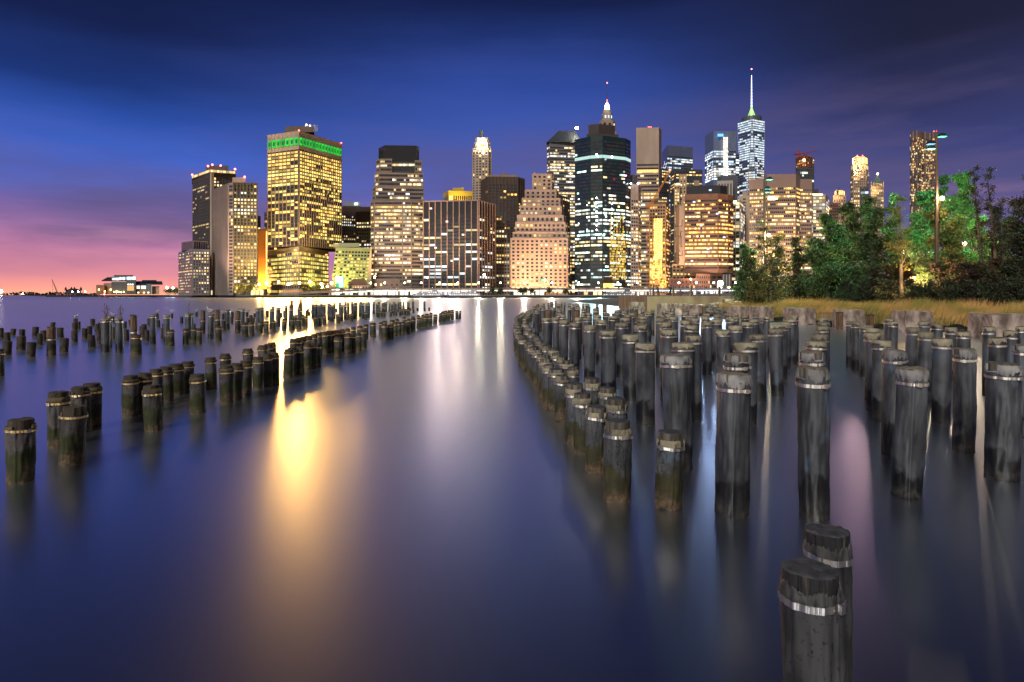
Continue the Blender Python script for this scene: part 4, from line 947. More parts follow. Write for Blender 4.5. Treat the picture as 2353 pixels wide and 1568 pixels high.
# ------------------------------------------------------------------ left shore: terminal building, gabled hall with turrets, lamps
hl = MB(); pts = [P(a, d) for a, d in ((-160, 2300), (40, 2200), (110, 1100), (215, 900), (392, 850))]
hl.prism([(p.x, p.y) for p in pts] + [(P(392, 900).x, 900), (P(392, 2600).x, 2600), (P(-160, 2600).x, 2600)], -2, 2.0)
tag(hl.build('far_shore', plain('dark shore', (.02, .02, .022), .9)), kind='structure')
tl = MB()
for i in range(900):
    a = R_.uniform(-170, 232) if R_.random() < .4 else R_.uniform(30, 230); d = 2230 + R_.uniform(0, 60); hh = (3 + 8 * abs(math.sin(a * .031)) + 9 * max(0, mnoise.noise(Vector((a * .03, 0, 0))))) * (1 if a > 30 else .5)
    p = P(a, d, 2 + R_.uniform(0, hh)); r = R_.uniform(1.5, 4.2); n_ = Vector((R_.uniform(-1, 1), R_.uniform(-1, -.2), R_.uniform(-1, 1))).normalized(); u = n_.orthogonal().normalized() * r; w_ = n_.cross(u)
    tl.quad(p - u, p - w_, p + u, p + w_)
tag(tl.build('treeline', plain('far dark foliage', (.012, .014, .012), .9)), 'dark low wooded island shore on the horizon at far left', 'treeline', kind='stuff')
b = office('terminal_building', 'ferry terminal with a lit glass upper floor and dark hipped roofs by the water', 300, 850)
D0 = 850
b.box(238, 258, 651, 676.6, D0 + 6, 30, (.40, .26, .18), 'left_wing'); b.box(221, 240, 655, 676.6, D0 + 2, 20, (.35, .18, .10), 'left_annexe')
b.box(256, 290, 648, 676.6, D0, 40, (.10, .11, .10), 'arched_front'); b.box(290, 312, 645, 676.6, D0 - 3, 44, (.13, .12, .11), 'corner_block')
b.glow(292.5, 308, 657, 668.5, D0 - 3, (1, .55, .16), .75, 'lit_door', .3)
for k in range(3): b.glow(293.5 + k * 5, 296.5 + k * 5, 652.5, 655.5, D0 - 3, (.9, .95, 1), 2.2, 'window', .3)
fm = [(258, 274, 639, 644.5), (275, 288, 637.5, 643.5), (291, 312, 636.5, 643)]
for (xa, xb, ya, yb) in fm:
    n = 5
    for k in range(n): b.glow(xa + (xb - xa) * (k + .08) / n, xa + (xb - xa) * (k + .92) / n, ya, yb, D0 + 3, (.68, .92, 1), R_.uniform(.9, 2.6), 'glass_bay', .4)
b.box(256, 313, 636, 645, D0 + 4, 24, (.16, .2, .22), 'glass_floor')
def hip(xa, xb, ye, yr, d, dep, ins, mat, name='roof'):
    zr, zt = zat(ye, d), zat(yr, d); mb = MB(); mb.loft([P(xa, d, zr), P(xb, d, zr), P(xb, d + dep, zr), P(xa, d + dep, zr)], [P(xa + ins, d + dep * .4, zt), P(xb - ins * .3, d + dep * .4, zt), P(xb - ins * .3, d + dep * .6, zt), P(xa + ins, d + dep * .6, zt)]); b.part(mb, name, mat)
slate = plain('slate roof', (.03, .034, .04), .6)
hip(233, 290, 645, 636.5, D0 + 1, 40, 14, slate); b.box(262, 306, 632.5, 636, D0 + 8, 14, (.1, .06, .05), 'roof_plant')
b.box(312, 346, 654, 676.6, D0 + 2, 36, (.33, .20, .12), 'right_hall'); b.box(337, 348, 653, 676.6, D0, 20, (.18, .24, .27), 'steel_bay')
hip(306, 374, 653.5, 646, D0, 42, 6, slate); hip(325, 360, 648, 643.5, D0 + 8, 26, 2, slate)
for (xa, xb) in ((314.5, 321.5), (325, 335)): b.glow(xa, xb, 657, 664, D0 + 2, (.9, .92, 1), 1.6, 'window', .3)
for k, xx in enumerate((318, 331, 341)): b.glow(xx - 2, xx + 2, 671, 674.5, D0 - .5, (1, .85, .4), 2.0, 'window', .3)
b.box(349, 366, 658, 676.6, D0 + 6, 10, (.55, .34, .22), 'ramp_wall')
for k in range(4): b.glow(226 + k * 13.5, 229 + k * 13.5, 664 + (k % 2) * 4, 668 + (k % 2) * 4, D0 - 2, (1, .62, .18), 7, 'yard_lamp', .4)
for k in range(5):
    mb = MB(); mb.ball(P(262 + k * 5.6, D0 - 4, zat(671 + (k % 2), D0)), .8, n=6, k=4); b.part(mb, 'terrace_lamp', emis('terrace lamp', (1, .72, .32), 14))
pier = MB(); p0, p1 = P(105, 846), P(296, 838); pier.prism([(p0.x, 846), (p1.x, 838), (p1.x, 862), (p0.x, 862)], -.5, 2.4); tag(pier.build('timber_pier', plain('dark pier', (.025, .022, .025), .9)), 'long dark low pier in front of the ferry terminal', 'pier')
o = empty('navigation_light', P(240, 836, 0)); tag(o, 'red navigation light on the pier before the ferry terminal', 'lamp')
m2 = MB(); m2.tube((0, 0, 0), (0, 0, 3.2), .2, .15, 6); m2.build('post', STEEL, o); m2 = MB(); m2.ball((0, 0, 3.7), .9, n=8, k=5); m2.build('red_lens', emis('red lens', (1, .05, .08), 40), o)
b = Bld('turreted_hall', 'tiny dark hall with four pointed turrets on the far island', 'building', 168, 2050)
b.box(151, 186, 667, 677, 2050, 20, (.05, .04, .045), 'walls')
for xx in (151, 164, 171, 186):
    mb = MB(); mb.tube(P(xx, 2048, zat(668, 2048)), P(xx, 2048, zat(664, 2048)), 3.2, 3.0, 8); mb.tube(P(xx, 2048, zat(664, 2048)), P(xx, 2048, zat(659, 2048)), 3.6, .2, 8); b.part(mb, 'turret', wall_mat((.05, .04, .045)))
mb = MB(); mb.loft([P(152, 2049, zat(667, 2050)), P(185, 2049, zat(667, 2050)), P(185, 2069, zat(667, 2050)), P(152, 2069, zat(667, 2050))], [P(160, 2058, zat(664, 2050)), P(177, 2058, zat(664, 2050)), P(177, 2060, zat(664, 2050)), P(160, 2060, zat(664, 2050))]); b.part(mb, 'roof', slate)
c = Bld('harbour_crane', 'thin slanting crane jib on the horizon at far left', 'crane', 128, 1500)
mb = MB(); mb.tube(P(133, 1500, 2), P(119.5, 1500, zat(642, 1500)), .9, .4, 5); mb.tube(P(136, 1500, 2), P(120, 1500, zat(643, 1500)), .5, .3, 5); c.part(mb, 'jib', STEEL)
mb = MB(); mb.tube(P(122, 1500, 2), P(119.7, 1500, zat(643, 1500)), .25, .25, 4); c.part(mb, 'cable', STEEL)
for xx, g in ((166, 60), (180, 80), (196, 50)): lamp(xx, 1000, 5, (.92, .96, 1), g, 'one of three white starry lamps left of the ferry terminal', 'white lamps left of the terminal', .9)
for xx, g in ((384, 70), (398, 70)): lamp(xx, 838, 9.5, (.75, 1, .9), g, 'greenish white lamp in front of the round tree, %s of two' % ('left' if xx < 390 else 'right'), 'greenish lamps by the round tree', 1.2, zb=2)
lamp(2, 2150, 9, (1, .82, .62), 320, 'brilliant lamp on the horizon at the left edge of the photo', None, 5.0)
lamp(52, 2150, 3, (1, .9, .7), 60, 'small lamp on the island shore right of the brilliant horizon lamp', None, 2.0)
o = empty('ferry_landing', P(178, 980, 0)); tag(o, 'small white striped floating landing stage left of the pier', 'landing stage')
m2 = MB(); m2.box(-2.5, 0, 1.3, 22, 5, 1.6); m2.build('hull', plain('landing stage', (.1, .1, .12), .6), o)
for k in range(3): m2 = MB(); m2.box(-2.5, -2.6, 1.2 + k * .5, 20, .12, .22); m2.build('light_strip', emis('strip glow', (.7, .85, 1), 1.6), o)
# ------------------------------------------------------------------ timber piles
def pile_mats():
    d = {}
    def wrap(name, c1, c2, algae, hz, bc=(.16, .11, .06)):
        m, nt, b = new_mat(name); L = nt.links.new
        b.inputs['Roughness'].default_value = .42 if hz == .50 else .75
        tc = nodes(nt, 'ShaderNodeTexCoord'); oi = nodes(nt, 'ShaderNodeObjectInfo')
        va = nodes(nt, 'ShaderNodeVectorMath', operation='ADD'); cmb = nodes(nt, 'ShaderNodeCombineXYZ')
        ml = nodes(nt, 'ShaderNodeMath', operation='MULTIPLY'); ml.inputs[1].default_value = 57; L(oi.outputs['Random'], ml.inputs[0])
        for i in range(3): L(ml.outputs[0], cmb.inputs[i])
        L(tc.outputs['Object'], va.inputs[0]); L(cmb.outputs[0], va.inputs[1])
        def noise(scale, st, det=4):
            mp = nodes(nt, 'ShaderNodeMapping'); mp.inputs['Scale'].default_value = st; L(va.outputs[0], mp.inputs[0])
            n = nodes(nt, 'ShaderNodeTexNoise'); n.inputs['Scale'].default_value = scale; n.inputs['Detail'].default_value = det; L(mp.outputs[0], n.inputs['Vector']); return n.outputs['Fac']
        def rmp(f, stops):
            r = nodes(nt, 'ShaderNodeValToRGB'); e = r.color_ramp.elements
            while len(e) < len(stops): e.new(.5)
            for el, (p, c) in zip(e, stops): el.position = p; el.color = (*c, 1)
            L(f, r.inputs[0]); return r.outputs[0]
        def mx(f, a, c):
            n = nodes(nt, 'ShaderNodeMix', data_type='RGBA'); L(f, n.inputs[0]); L(a, n.inputs[6])
            if isinstance(c, tuple): n.inputs[7].default_value = (*c, 1)
            else: L(c, n.inputs[7])
            return n.outputs[2]
        base = rmp(noise(2.6, (1, 1, .55)), [(.36, c1), (.52, c2), (.64, tuple(1.5 * v for v in c2))])
        pl = hz == .50
        speck = rmp(noise(26, (1, 1, 1), 3), [(.80 if pl else .60, (0, 0, 0)), (.84 if pl else .70, (1, 1, 1))])
        base = mx(speck, base, tuple(.4 * v for v in c1))
        blu = rmp(noise(1.7, (1, 1, .8), 3), [(.60, (0, 0, 0)), (.64, (1, 1, 1))]); base = mx(blu, base, tuple(v * k for v, k in zip(c2, (1.0, 1.25, 1.5))))
        crk = None if hz in (.40, .50) else rmp(noise(7, (1, 1, .25), 8), [(.485, (0, 0, 0)), (.5, (1, 1, 1)), (.515, (0, 0, 0))])
        if crk is not None: base = mx(crk, base, tuple((.7 if pl else .35) * v for v in c1))
        sp = nodes(nt, 'ShaderNodeSeparateXYZ'); L(tc.outputs['Object'], sp.inputs[0])
        nz = noise(3.2, (1, 1, .7))
        def math_(op, a, c):
            n = nodes(nt, 'ShaderNodeMath', operation=op); n.use_clamp = False
            for i, v in enumerate((a, c)):
                if isinstance(v, (int, float)): n.inputs[i].default_value = v
                else: L(v, n.inputs[i])
            return n.outputs[0]
        zz = math_('ADD', sp.outputs[2], math_('MULTIPLY', math_('SUBTRACT', nz, .5), -.9))
        def step(hi, soft):
            mr = nodes(nt, 'ShaderNodeMapRange'); mr.clamp = True
            mr.inputs['From Min'].default_value = hi; mr.inputs['From Max'].default_value = hi - soft; L(zz, mr.inputs['Value']); return mr.outputs[0]
        al = rmp(noise(5, (1, 1, 1)), [(.35, algae), (.62, tuple(.45 * v for v in algae))])
        c = mx(step(hz, .10), base, al)
        bn = rmp(noise(18, (1, 1, 1)), [(.35, bc), (.65, tuple(.33 * v for v in bc))])
        c = mx(step(hz * .42, .14), c, bn)
        c = mx(step(.0, .10), c, (.008, .008, .007))
        L(c, b.inputs['Base Color'])
        bp = nodes(nt, 'ShaderNodeBump'); bp.inputs['Strength'].default_value = .30 if pl else .45; bp.inputs['Distance'].default_value = .03 if pl else .015
        L(noise(5 if pl else 9, (1, 1, .22 if pl else .6), 4 if pl else 6), bp.inputs['Height']); L(bp.outputs[0], b.inputs['Normal'])
        return m
    d['T'] = wrap('black plastic wrap', (.027, .0295, .033), (.072, .077, .086), (.012, .012, .012), .50, (.055, .052, .046))
    d['C'] = wrap('grey mossy wrap', (.030, .032, .035), (.078, .081, .086), (.048, .044, .014), .55)
    d['N'] = wrap('tarred black wrap', (.004, .004, .0045), (.040, .041, .044), (.035, .034, .026), .40, (.06, .055, .045))
    d['M'] = wrap('weathered mossy wrap', (.038, .034, .034), (.085, .075, .072), (.040, .046, .008), .60)
    d['S'] = wrap('old dark timber', (.030, .022, .016), (.050, .034, .022), (.026, .017, .010), .30)
    d['W'] = wrap('weathered dark timber', (.040, .030, .024), (.075, .055, .040), (.028, .022, .014), .7)
    d['headS'] = plain('timber head side', (.22, .195, .16), .85, col2=(.075, .06, .045), scale=14, stretch=(1, 1, .12), bump=.5, lo=.38, hi=.6, rand=.32)
    d['headT'] = plain('timber head end grain', (.20, .17, .11), .8, col2=(.13, .11, .075), scale=7, bump=.4, rand=.32)
    d['headN'] = plain('dark end grain', (.030, .031, .034), .75, col2=(.075, .077, .083), scale=9, bump=.5)
    d['headK'] = plain('charred timber side', (.012, .012, .013), .75, col2=(.17, .13, .10), scale=20, stretch=(1, 1, .13), bump=1.0, lo=.54, hi=.82, detail=8)
    d['headD'] = plain('dark timber head', (.045, .035, .025), .85, col2=(.085, .065, .04), scale=11, stretch=(1, 1, .3), bump=.4)
    d['pale'] = plain('pale split timber', (.24, .15, .085), .85, col2=(.10, .06, .035), scale=11, stretch=(1, 1, .1), bump=.6, lo=.4, hi=.6)
    d['collarT'] = plain('torn khaki wrap edge', (.36, .32, .21), .75, col2=(.21, .19, .13), scale=6, bump=.3, rand=.32)
    d['collarG'] = plain('torn grey wrap edge', (.31, .30, .29), .7, col2=(.17, .17, .165), scale=7, bump=.3, rand=.32)
    d['collarM'] = plain('torn dark wrap edge', (.13, .10, .05), .7, col2=(.05, .04, .025), scale=7, bump=.3, rand=.32)
    d['collarN'] = plain('torn black wrap edge', (.075, .074, .075), .65, col2=(.015, .015, .016), scale=7, bump=.3)
    d['strap'] = plain('metal strap', (.78, .72, .62), .32, .95, bump=.5, scale=22, stretch=(1, 1, .02))
    d['strapN'] = plain('dull steel strap', (.42, .40, .39), .42, .9, bump=.4, scale=22, stretch=(1, 1, .02))
    d['strapG'] = plain('golden metal strap', (.85, .60, .26), .32, .95, bump=.9, scale=30, stretch=(1, 1, .02))
    return d
PM = pile_mats()
def lathe(prof, n, rad, mats_idx=0, cap=None, capm=0):
    """prof: list of z; rad(z, a) -> radius; offsets by axis wobble"""
    mb = MB(); vs = []
    for zq in prof:
        for i in range(n):
            a = 2 * math.pi * i / n; r, dx, dy = rad(zq, a); vs.append((r * math.cos(a) + dx, r * math.sin(a) + dy, zq))
    fs = []
    for j in range(len(prof) - 1):
        for i in range(n): fs.append((j * n + i, j * n + (i + 1) % n, (j + 1) * n + (i + 1) % n, (j + 1) * n + i))
    mb.add(vs, fs, mats_idx)
    return mb
def pile_kind(kind, seed, hi=False):
    """one variant: dict of part meshes, nominal width .42 m and height h"""
    r = random.Random(seed * 17 + 3); n = 160 if kind == 'N' else 84 if hi else 22; R = .19
    near = kind == 'N'; fam = kind; kind = 'M' if kind in 'NC' else kind
    h = {'T': 1.83, 'M': 1.08, 'S': .66, 'W': 1.75}[kind]
    folds = [(r.uniform(0, 6.28), r.uniform(.05, .24), r.uniform(-.022, .026), r.uniform(-.5, .5)) for _ in range(9 if kind in 'TM' else 4)]
    ox, oy = r.uniform(-.03, .03), r.uniform(-.03, .03); tp = r.uniform(-.04, .05); sd = r.uniform(0, 99)
    seam = r.uniform(-2.2, -.9)
    def rad(zq, a):
        f = max(0, min(1, zq / h)); rr = R * (1 + tp * (f - .5))
        for (a0, w_, amp, tw) in folds:
            dd = (a - a0 - tw * f + math.pi) % (2 * math.pi) - math.pi; rr += amp * math.exp(-(dd / w_) ** 2) * (.35 + .65 * math.sin(f * 2.8 + a0))
        rr += .016 * mnoise.noise(Vector((math.cos(a) * 1.6, math.sin(a) * 1.6, zq * 1.6 + sd)))
        if hi: rr += (.017 if near else .011) * mnoise.noise(Vector((math.cos(a) * 4, math.sin(a) * 4, zq * 5 + sd))) + .003 * mnoise.noise(Vector((math.cos(a) * 14, math.sin(a) * 14, zq * 20 + sd)))
        dd = (a - (seam % 6.28) + math.pi) % (2 * math.pi) - math.pi
        if kind in 'TM': rr += .012 * (1 if 0 < dd < .10 else 0)
        return rr, ox * f, oy * f
    out = {}
    htop = {'T': h - .10, 'M': h - (.10 if near else .14), 'S': h, 'W': h * .62}[kind]
    k = 46 if hi else 11
    prof = [-.9 + (htop + .9) * i / k for i in range(k + 1)]
    mb = lathe(prof, n, rad)
    topc = MB()
    if kind == 'S':
        b0 = len(mb.v) - n; ring = mb.v[b0:]
        mb.add([(x, y, z_ + .012 * mnoise.noise(Vector((x * 9, y * 9, sd)))) for x, y, z_ in ring] + [(ox, oy, h + .015)], [(i, (i + 1) % n, n) for i in range(n)], 1)
        out['shaft'] = mb.mesh('timber_pile', [PM['S'], PM['headD']], True); out['h'] = h; return out
    out['shaft'] = mb.mesh('timber_pile', PM[fam], True)
    # wooden head
    z0 = htop - .1; hr = R * (1.0 if near else .90 if kind != 'W' else .98); tilt = r.uniform(-.12, .12) * (.15 if near else 1); sp_ = r.uniform(0, 6.28)
    prof2 = [z0 + (h - z0) * i / (10 if hi else 3) for i in range((10 if hi else 3) + 1)]
    def rad2(zq, a):
        rr = hr * (1 + .05 * mnoise.noise(Vector((math.cos(a) * 3, math.sin(a) * 3, sd + zq * .5))))
        if hi: rr += .006 * mnoise.noise(Vector((math.cos(a) * 18, math.sin(a) * 18, zq * 2))) + .008 * mnoise.noise(Vector((math.cos(a) * 5, math.sin(a) * 5, zq * 3 + sd)))
        return rr, ox, oy
    mb = lathe(prof2, n, rad2)
    if kind == 'W':
        mb.v = [(x, y, z_ + (r.uniform(-.10, .03) if abs(z_ - h) < 1e-4 else 0)) for x, y, z_ in mb.v]
    else:
        mb.v = [(x, y, z_ + (tilt * x * .6 + .012 * mnoise.noise(Vector((x * 8, y * 8, sd))) if abs(z_ - h) < 1e-4 else 0)) for x, y, z_ in mb.v]
    ring = mb.v[-n:]; inner = [(ox + (x - ox) * .55, oy + (y - oy) * .55, h + (z_ - h) * .55 + .010) for x, y, z_ in ring]
    fr_ = (1, .93, .8, .62, .42, .22) if hi else (1, .55); cr_ = [r.uniform(0, 6.28) for _ in range(4)]; rows_ = []
    for q, f in enumerate(fr_):
        for i, (x, y, z_) in enumerate(ring):
            a = 2 * math.pi * i / n; dz = .010 * mnoise.noise(Vector((x * f * 14, y * f * 14, sd))) if q else 0
            for c0 in cr_:
                if hi and 0 < q and abs((a - c0 + math.pi) % (2 * math.pi) - math.pi) < .03: dz -= .012 * f
            rows_.append((ox + (x - ox) * f, oy + (y - oy) * f, h + (z_ - h) * f + (.008 if q else 0) + dz))
    nr_ = len(fr_)
    mb.add(rows_ + [(ox, oy, h + .012)], [(q * n + i, q * n + (i + 1) % n, (q + 1) * n + (i + 1) % n, (q + 1) * n + i) for q in range(nr_ - 1) for i in range(n)] + [((nr_ - 1) * n + i, (nr_ - 1) * n + (i + 1) % n, nr_ * n) for i in range(n)], 1)
    if kind == 'W': out['head'] = mb.mesh('timber_head', [PM['pale'], PM['headD']], True)
    elif kind == 'T': out['head'] = mb.mesh('timber_head', [PM['headS'], PM['headT']], True)
    elif fam == 'M': out['head'] = mb.mesh('timber_head', [PM['headD'], PM['headD']], True)
    else: out['head'] = mb.mesh('timber_head', [PM['headK'] if near else PM['headS'], PM['headN']], True)
    # torn collar above the strap
    zs = {'T': h - .20, 'M': h - (.145 if near else .20), 'W': h * .55}[kind] + r.uniform(-.02, .02)
    stilt = r.uniform(-.10, .10)
    if kind in 'TM':
        mb = MB(); vs = []; nn = n * 2 if hi else n + 10; rows = 6; fl = r.uniform(1.0, 1.05) if near else r.uniform(1.02, 1.12)
        ht = r.uniform(.0, .012) if kind == 'T' else (.115 if near else r.uniform(.07, .095))
        for i in range(nn):
            a = 2 * math.pi * i / nn; rr, dx, dy = rad(zs, a); ca, sa = math.cos(a), math.sin(a)
            n1 = mnoise.noise(Vector((ca * 1.5, sa * 1.5, sd + 5))); n2 = mnoise.noise(Vector((ca * 5, sa * 5, sd))); n3 = mnoise.noise(Vector((ca * 16, sa * 16, sd)))
            top = h - ht + tilt * R * ca * .6 + .012 * n2 - (.10 if n1 > .16 and hi else .0)
            bot = zs + .07 + .09 * n1 + .07 * n2 + .03 * n3
            if kind == 'M': bot = zs + .03 + .02 * n1 + .025 * n2
            if near: top = h - .075 + .03 * n1 + .03 * n2 + .02 * n3; bot = zs + .005 + .012 * n2
            bot = max(zs + .005, min(bot, top - .025))
            for j in range(rows):
                f = j / (rows - 1); q = (1 + (fl - 1) * math.sin(f * 2.6)) * (1 + .05 * mnoise.noise(Vector((ca * 4, sa * 4, sd + 20 + f * 1.5))))
                r0_ = (rr + .012) * (1 - f) + (max(hr, R * .93) + .006) * f
                vs.append((r0_ * q * ca + dx, r0_ * q * sa + dy, bot + (top - bot) * f))
        fs = [(i * rows + j, ((i + 1) % nn) * rows + j, ((i + 1) % nn) * rows + j + 1, i * rows + j + 1) for i in range(nn) for j in range(rows - 1)]
        inn = [(x * .955, y * .955, z_ - .004) for x, y, z_ in vs]; b0 = len(vs)
        mb.add(vs + inn, fs + [tuple(b0 + q for q in reversed(f)) for f in fs] + [(i * rows + rows - 1, ((i + 1) % nn) * rows + rows - 1, b0 + ((i + 1) % nn) * rows + rows - 1, b0 + i * rows + rows - 1) for i in range(nn)])
        out['collar'] = mb.mesh('torn_collar', PM['collarM'] if fam == 'M' else PM['collarN'] if near else PM['collarT'] if fam == 'C' or not hi else PM['collarG'], True)
    # strap
    mb = MB(); vs = []; nn = n if hi else 28; sw = .042
    for i in range(nn):
        a = 2 * math.pi * i / nn; rr, dx, dy = rad(zs, a); rr += .017 + (.0012 if hi else .004) * r.uniform(-1, 1)
        zc = zs + stilt * math.cos(a - sp_) * R
        for zq, q in ((-sw / 2, rr - .006), (-sw / 2, rr), (sw / 2, rr), (sw / 2, rr - .006)): vs.append((q * math.cos(a) + dx, q * math.sin(a) + dy, zc + zq))
    fs = [(i * 4 + j, ((i + 1) % nn) * 4 + j, ((i + 1) % nn) * 4 + j + 1, i * 4 + j + 1) for i in range(nn) for j in range(3)]
    mb.add(vs, fs); a = -1.57 + r.uniform(-.7, .7); rr, dx, dy = rad(zs, a)
    if hi:
        bk = MB(); bk.box((rr + .032) * math.cos(a) + dx, (rr + .032) * math.sin(a) + dy, zs + stilt * math.cos(a - sp_) * R, .02, .05, .055, a); out['buckle'] = bk.mesh('buckle', PM['strap'])
    out['strap'] = mb.mesh('strap', PM['strapG'] if fam == 'M' else PM['strapN'] if near else PM['strap'], False)
    out['h'] = h; out['zs'] = zs
    if r.random() < .14 and kind == 'M' and not near:
        mb = MB(); s_ = r.choice((-1, 1)); p = Vector((s_ * R, -.06, zs)); q = p + Vector((s_ * .09, -.06, r.uniform(-.05, .03))); t = q + Vector((s_ * .10, -.03, r.uniform(-.10, .05)))
        for a_, b_ in ((p, q), (q, t)): mb.add([a_ + Vector((0, 0, -.010)), b_ + Vector((0, 0, -.010)), b_ + Vector((0, 0, .010)), a_ + Vector((0, 0, .010)), a_ + Vector((0, .004, -.010)), b_ + Vector((0, .004, -.010)), b_ + Vector((0, .004, .010)), a_ + Vector((0, .004, .010))], [(0, 1, 2, 3), (7, 6, 5, 4), (0, 4, 5, 1), (3, 2, 6, 7)])
        out['tail'] = mb.mesh('strap_end', PM['strapG'])
    return out
VAR = {'T': [pile_kind('T', i) for i in range(9)], 'M': [pile_kind('M', 40 + i) for i in range(10)], 'S': [pile_kind('S', 70 + i) for i in range(6)], 'W': [pile_kind('W', 90 + i) for i in range(5)], 'C': [pile_kind('C', 140 + i) for i in range(8)]}
hiseed = [200]
PILES = []
def pile(px, yt, wpx, kind, yb=None, hdef=None, label=None, fam='', yoff=0):
    h0 = hdef or {'N': 1.16, 'C': 1.06, 'T': 1.83, 'M': 1.06, 'S': .66, 'W': 1.78}[kind]
    if not hdef: h0 *= R_.uniform(.95, 1.05)
    if yb: d = dwater(yb); h = CAMZ - (yt - HY) / F * d
    else: d = F * (CAMZ - h0) / (yt - HY); h = h0
    h = max(.35, min(2.35, h)); D = wpx / F * d
    D = max(.30, min(.52, D))
    h = max(.35, h if yb is None and False else CAMZ - (yt - HY) / F * (d + .42 * D))
    PILES.append(dict(x=px, d=d, h=h, D=D, k=kind, label=label, fam=fam, yt=yt))
def crop(ox, oy, sc, kind_default, fam, txt, filt=None):
    for ln in txt.split(';'):
        t = ln.split()
        if not t: continue
        k = kind_default
        if t[-1] in 'TMSWC': k = t.pop()
        v = [float(a) for a in t]; xl, xr, yt = v[:3]; yb = v[3] if len(v) > 3 else None
        X = lambda a: (ox + a / sc) / 1.7408
        Y = lambda a: (oy + a / sc) / 1.7408
        pile(X((xl + xr) / 2), Y(yt), (xr - xl) / sc / 1.7408, k, Y(yb) if yb else None, fam=fam)
# left field (old short stubs and tall strapped piles)
crop(0, 1200, 3.92, 'S', 'field', '-20 58 440 600;68 168 508 650;165 245 452 555;305 395 460 575;262 400 570 785;38 180 648 860;420 558 662 890;505 602 423 575;580 668 527 710;650 735 478 640;790 865 352 420;900 1000 435 590;940 1068 600 820;1152 1220 293 365;1210 1268 342 460;1132 1220 360 490;1125 1222 490 660;1285 1375 445 605;1362 1443 412 548;1383 1505 553 750;1420 1490 298 405;1482 1555 376 505;1535 1590 352 470;1520 1600 470 690;1768 1820 428 625;1755 1800 265 360;1938 1985 340 450;1945 2028 465 640;2022 2062 312 400;2190 2305 410 590;2218 2300 382 540;2270 2345 475 645;2310 2360 297 400;735 875 420 870 W;1582 1725 290 820 T;1660 1760 255 750 T;1815 1940 285 825 T;2045 2155 235 840 W;2055 2228 545 860 M;-75 65 765 1190 M')
crop(600, 1180, 3.92, 'S', 'field', '0 100 310 770 T;90 140 292 375;105 165 398 510;205 240 455 560;178 228 520 680;218 332 315 790 T;262 385 545 795 M;335 358 292 370;468 522 345 448;550 660 288 690 T;640 680 288 640 T;652 720 452 580;512 608 532 780 M;638 740 518 740 M;722 815 525 770 M;710 752 272 340;785 865 245 605 W;900 1000 295 690 T;1015 1105 235 600 W;1030 1135 495 725 M;1128 1168 298 390;1125 1190 410 560;1172 1258 228 545 T;1268 1315 270 370;1265 1300 350 455;1330 1415 248 600 W;1380 1440 215 520 T;1410 1485 220 560 T;1500 1545 272 345;1558 1615 318 430;1505 1560 362 440;1605 1640 362 450;1628 1648 290 350;1645 1725 215 560 T;1720 1795 202 500 T;1810 1865 250 355;1442 1550 445 660 M;1470 1550 430 600 M;1555 1645 432 640 M;1675 1768 425 605 M;1780 1865 415 605 M;1868 1950 222 540 T;1908 1978 400 585 M;1905 1960 185 480 T')
crop(1100, 1180, 5.8725, 'T', 'field', '15 130 300 755;120 175 425 540 S;205 235 370 540 S;218 300 248 640;312 420 318 740;310 460 240 640 W;510 700 215 600 W;535 585 300 650;155 275 560 850 M;355 470 562 830 M;505 630 555 800 M;440 525 470 720 M;640 690 470 750 M;685 772 510 750 M;755 800 328 430 S;715 760 360 540 S;770 830 400 490 S;850 915 228 545;912 1000 230 580;1000 1080 245 580;1055 1125 208 520;1105 1195 232 580;905 1015 500 750 M;1015 1100 495 745 M;1120 1222 480 715 M;1230 1320 208 600;1285 1390 235 635;1375 1425 195 570;1425 1455 325 410 S;1500 1560 178 540;1520 1610 240 620;1615 1680 235 590;1680 1745 235 590;1630 1690 170 500;1690 1745 178 500;1435 1535 455 670 M;1675 1740 432 600 M;1745 1840 440 635 M;1785 1855 165 490;1845 1950 180 500;1830 1935 215 580;1965 2035 195 520;2035 2105 210 560;1990 2060 165 480;2060 2105 185 500;2115 2180 195 500;2150 2235 215 545;2098 2165 405 595 M;2180 2240 175 480')
crop(1450, 1180, 5.8725, 'T', 'field', '230 300 165 455;310 395 205 460;345 435 170 430 W;445 520 195 440 W;480 550 165 420;525 590 170 400;600 655 185 420;655 725 210 440;705 770 165 400;755 815 185 420;815 860 175 400;860 920 175 400 W;940 995 160 380;1040 1115 178 380 W;1158 1215 145 340;1430 1485 150 345;320 410 378 535 M;415 480 380 520 M;480 550 395 535 M;630 695 360 510 M;710 760 348 490 M;765 820 352 495 M;860 920 330 490 M;925 960 330 470 M;965 1040 330 480 M;1045 1080 335 480 M;1080 1120 340 480 M;1115 1140 315 380 S;1170 1225 300 440 M;1268 1318 310 385 S;1432 1490 310 390 S;1542 1590 300 382 S')
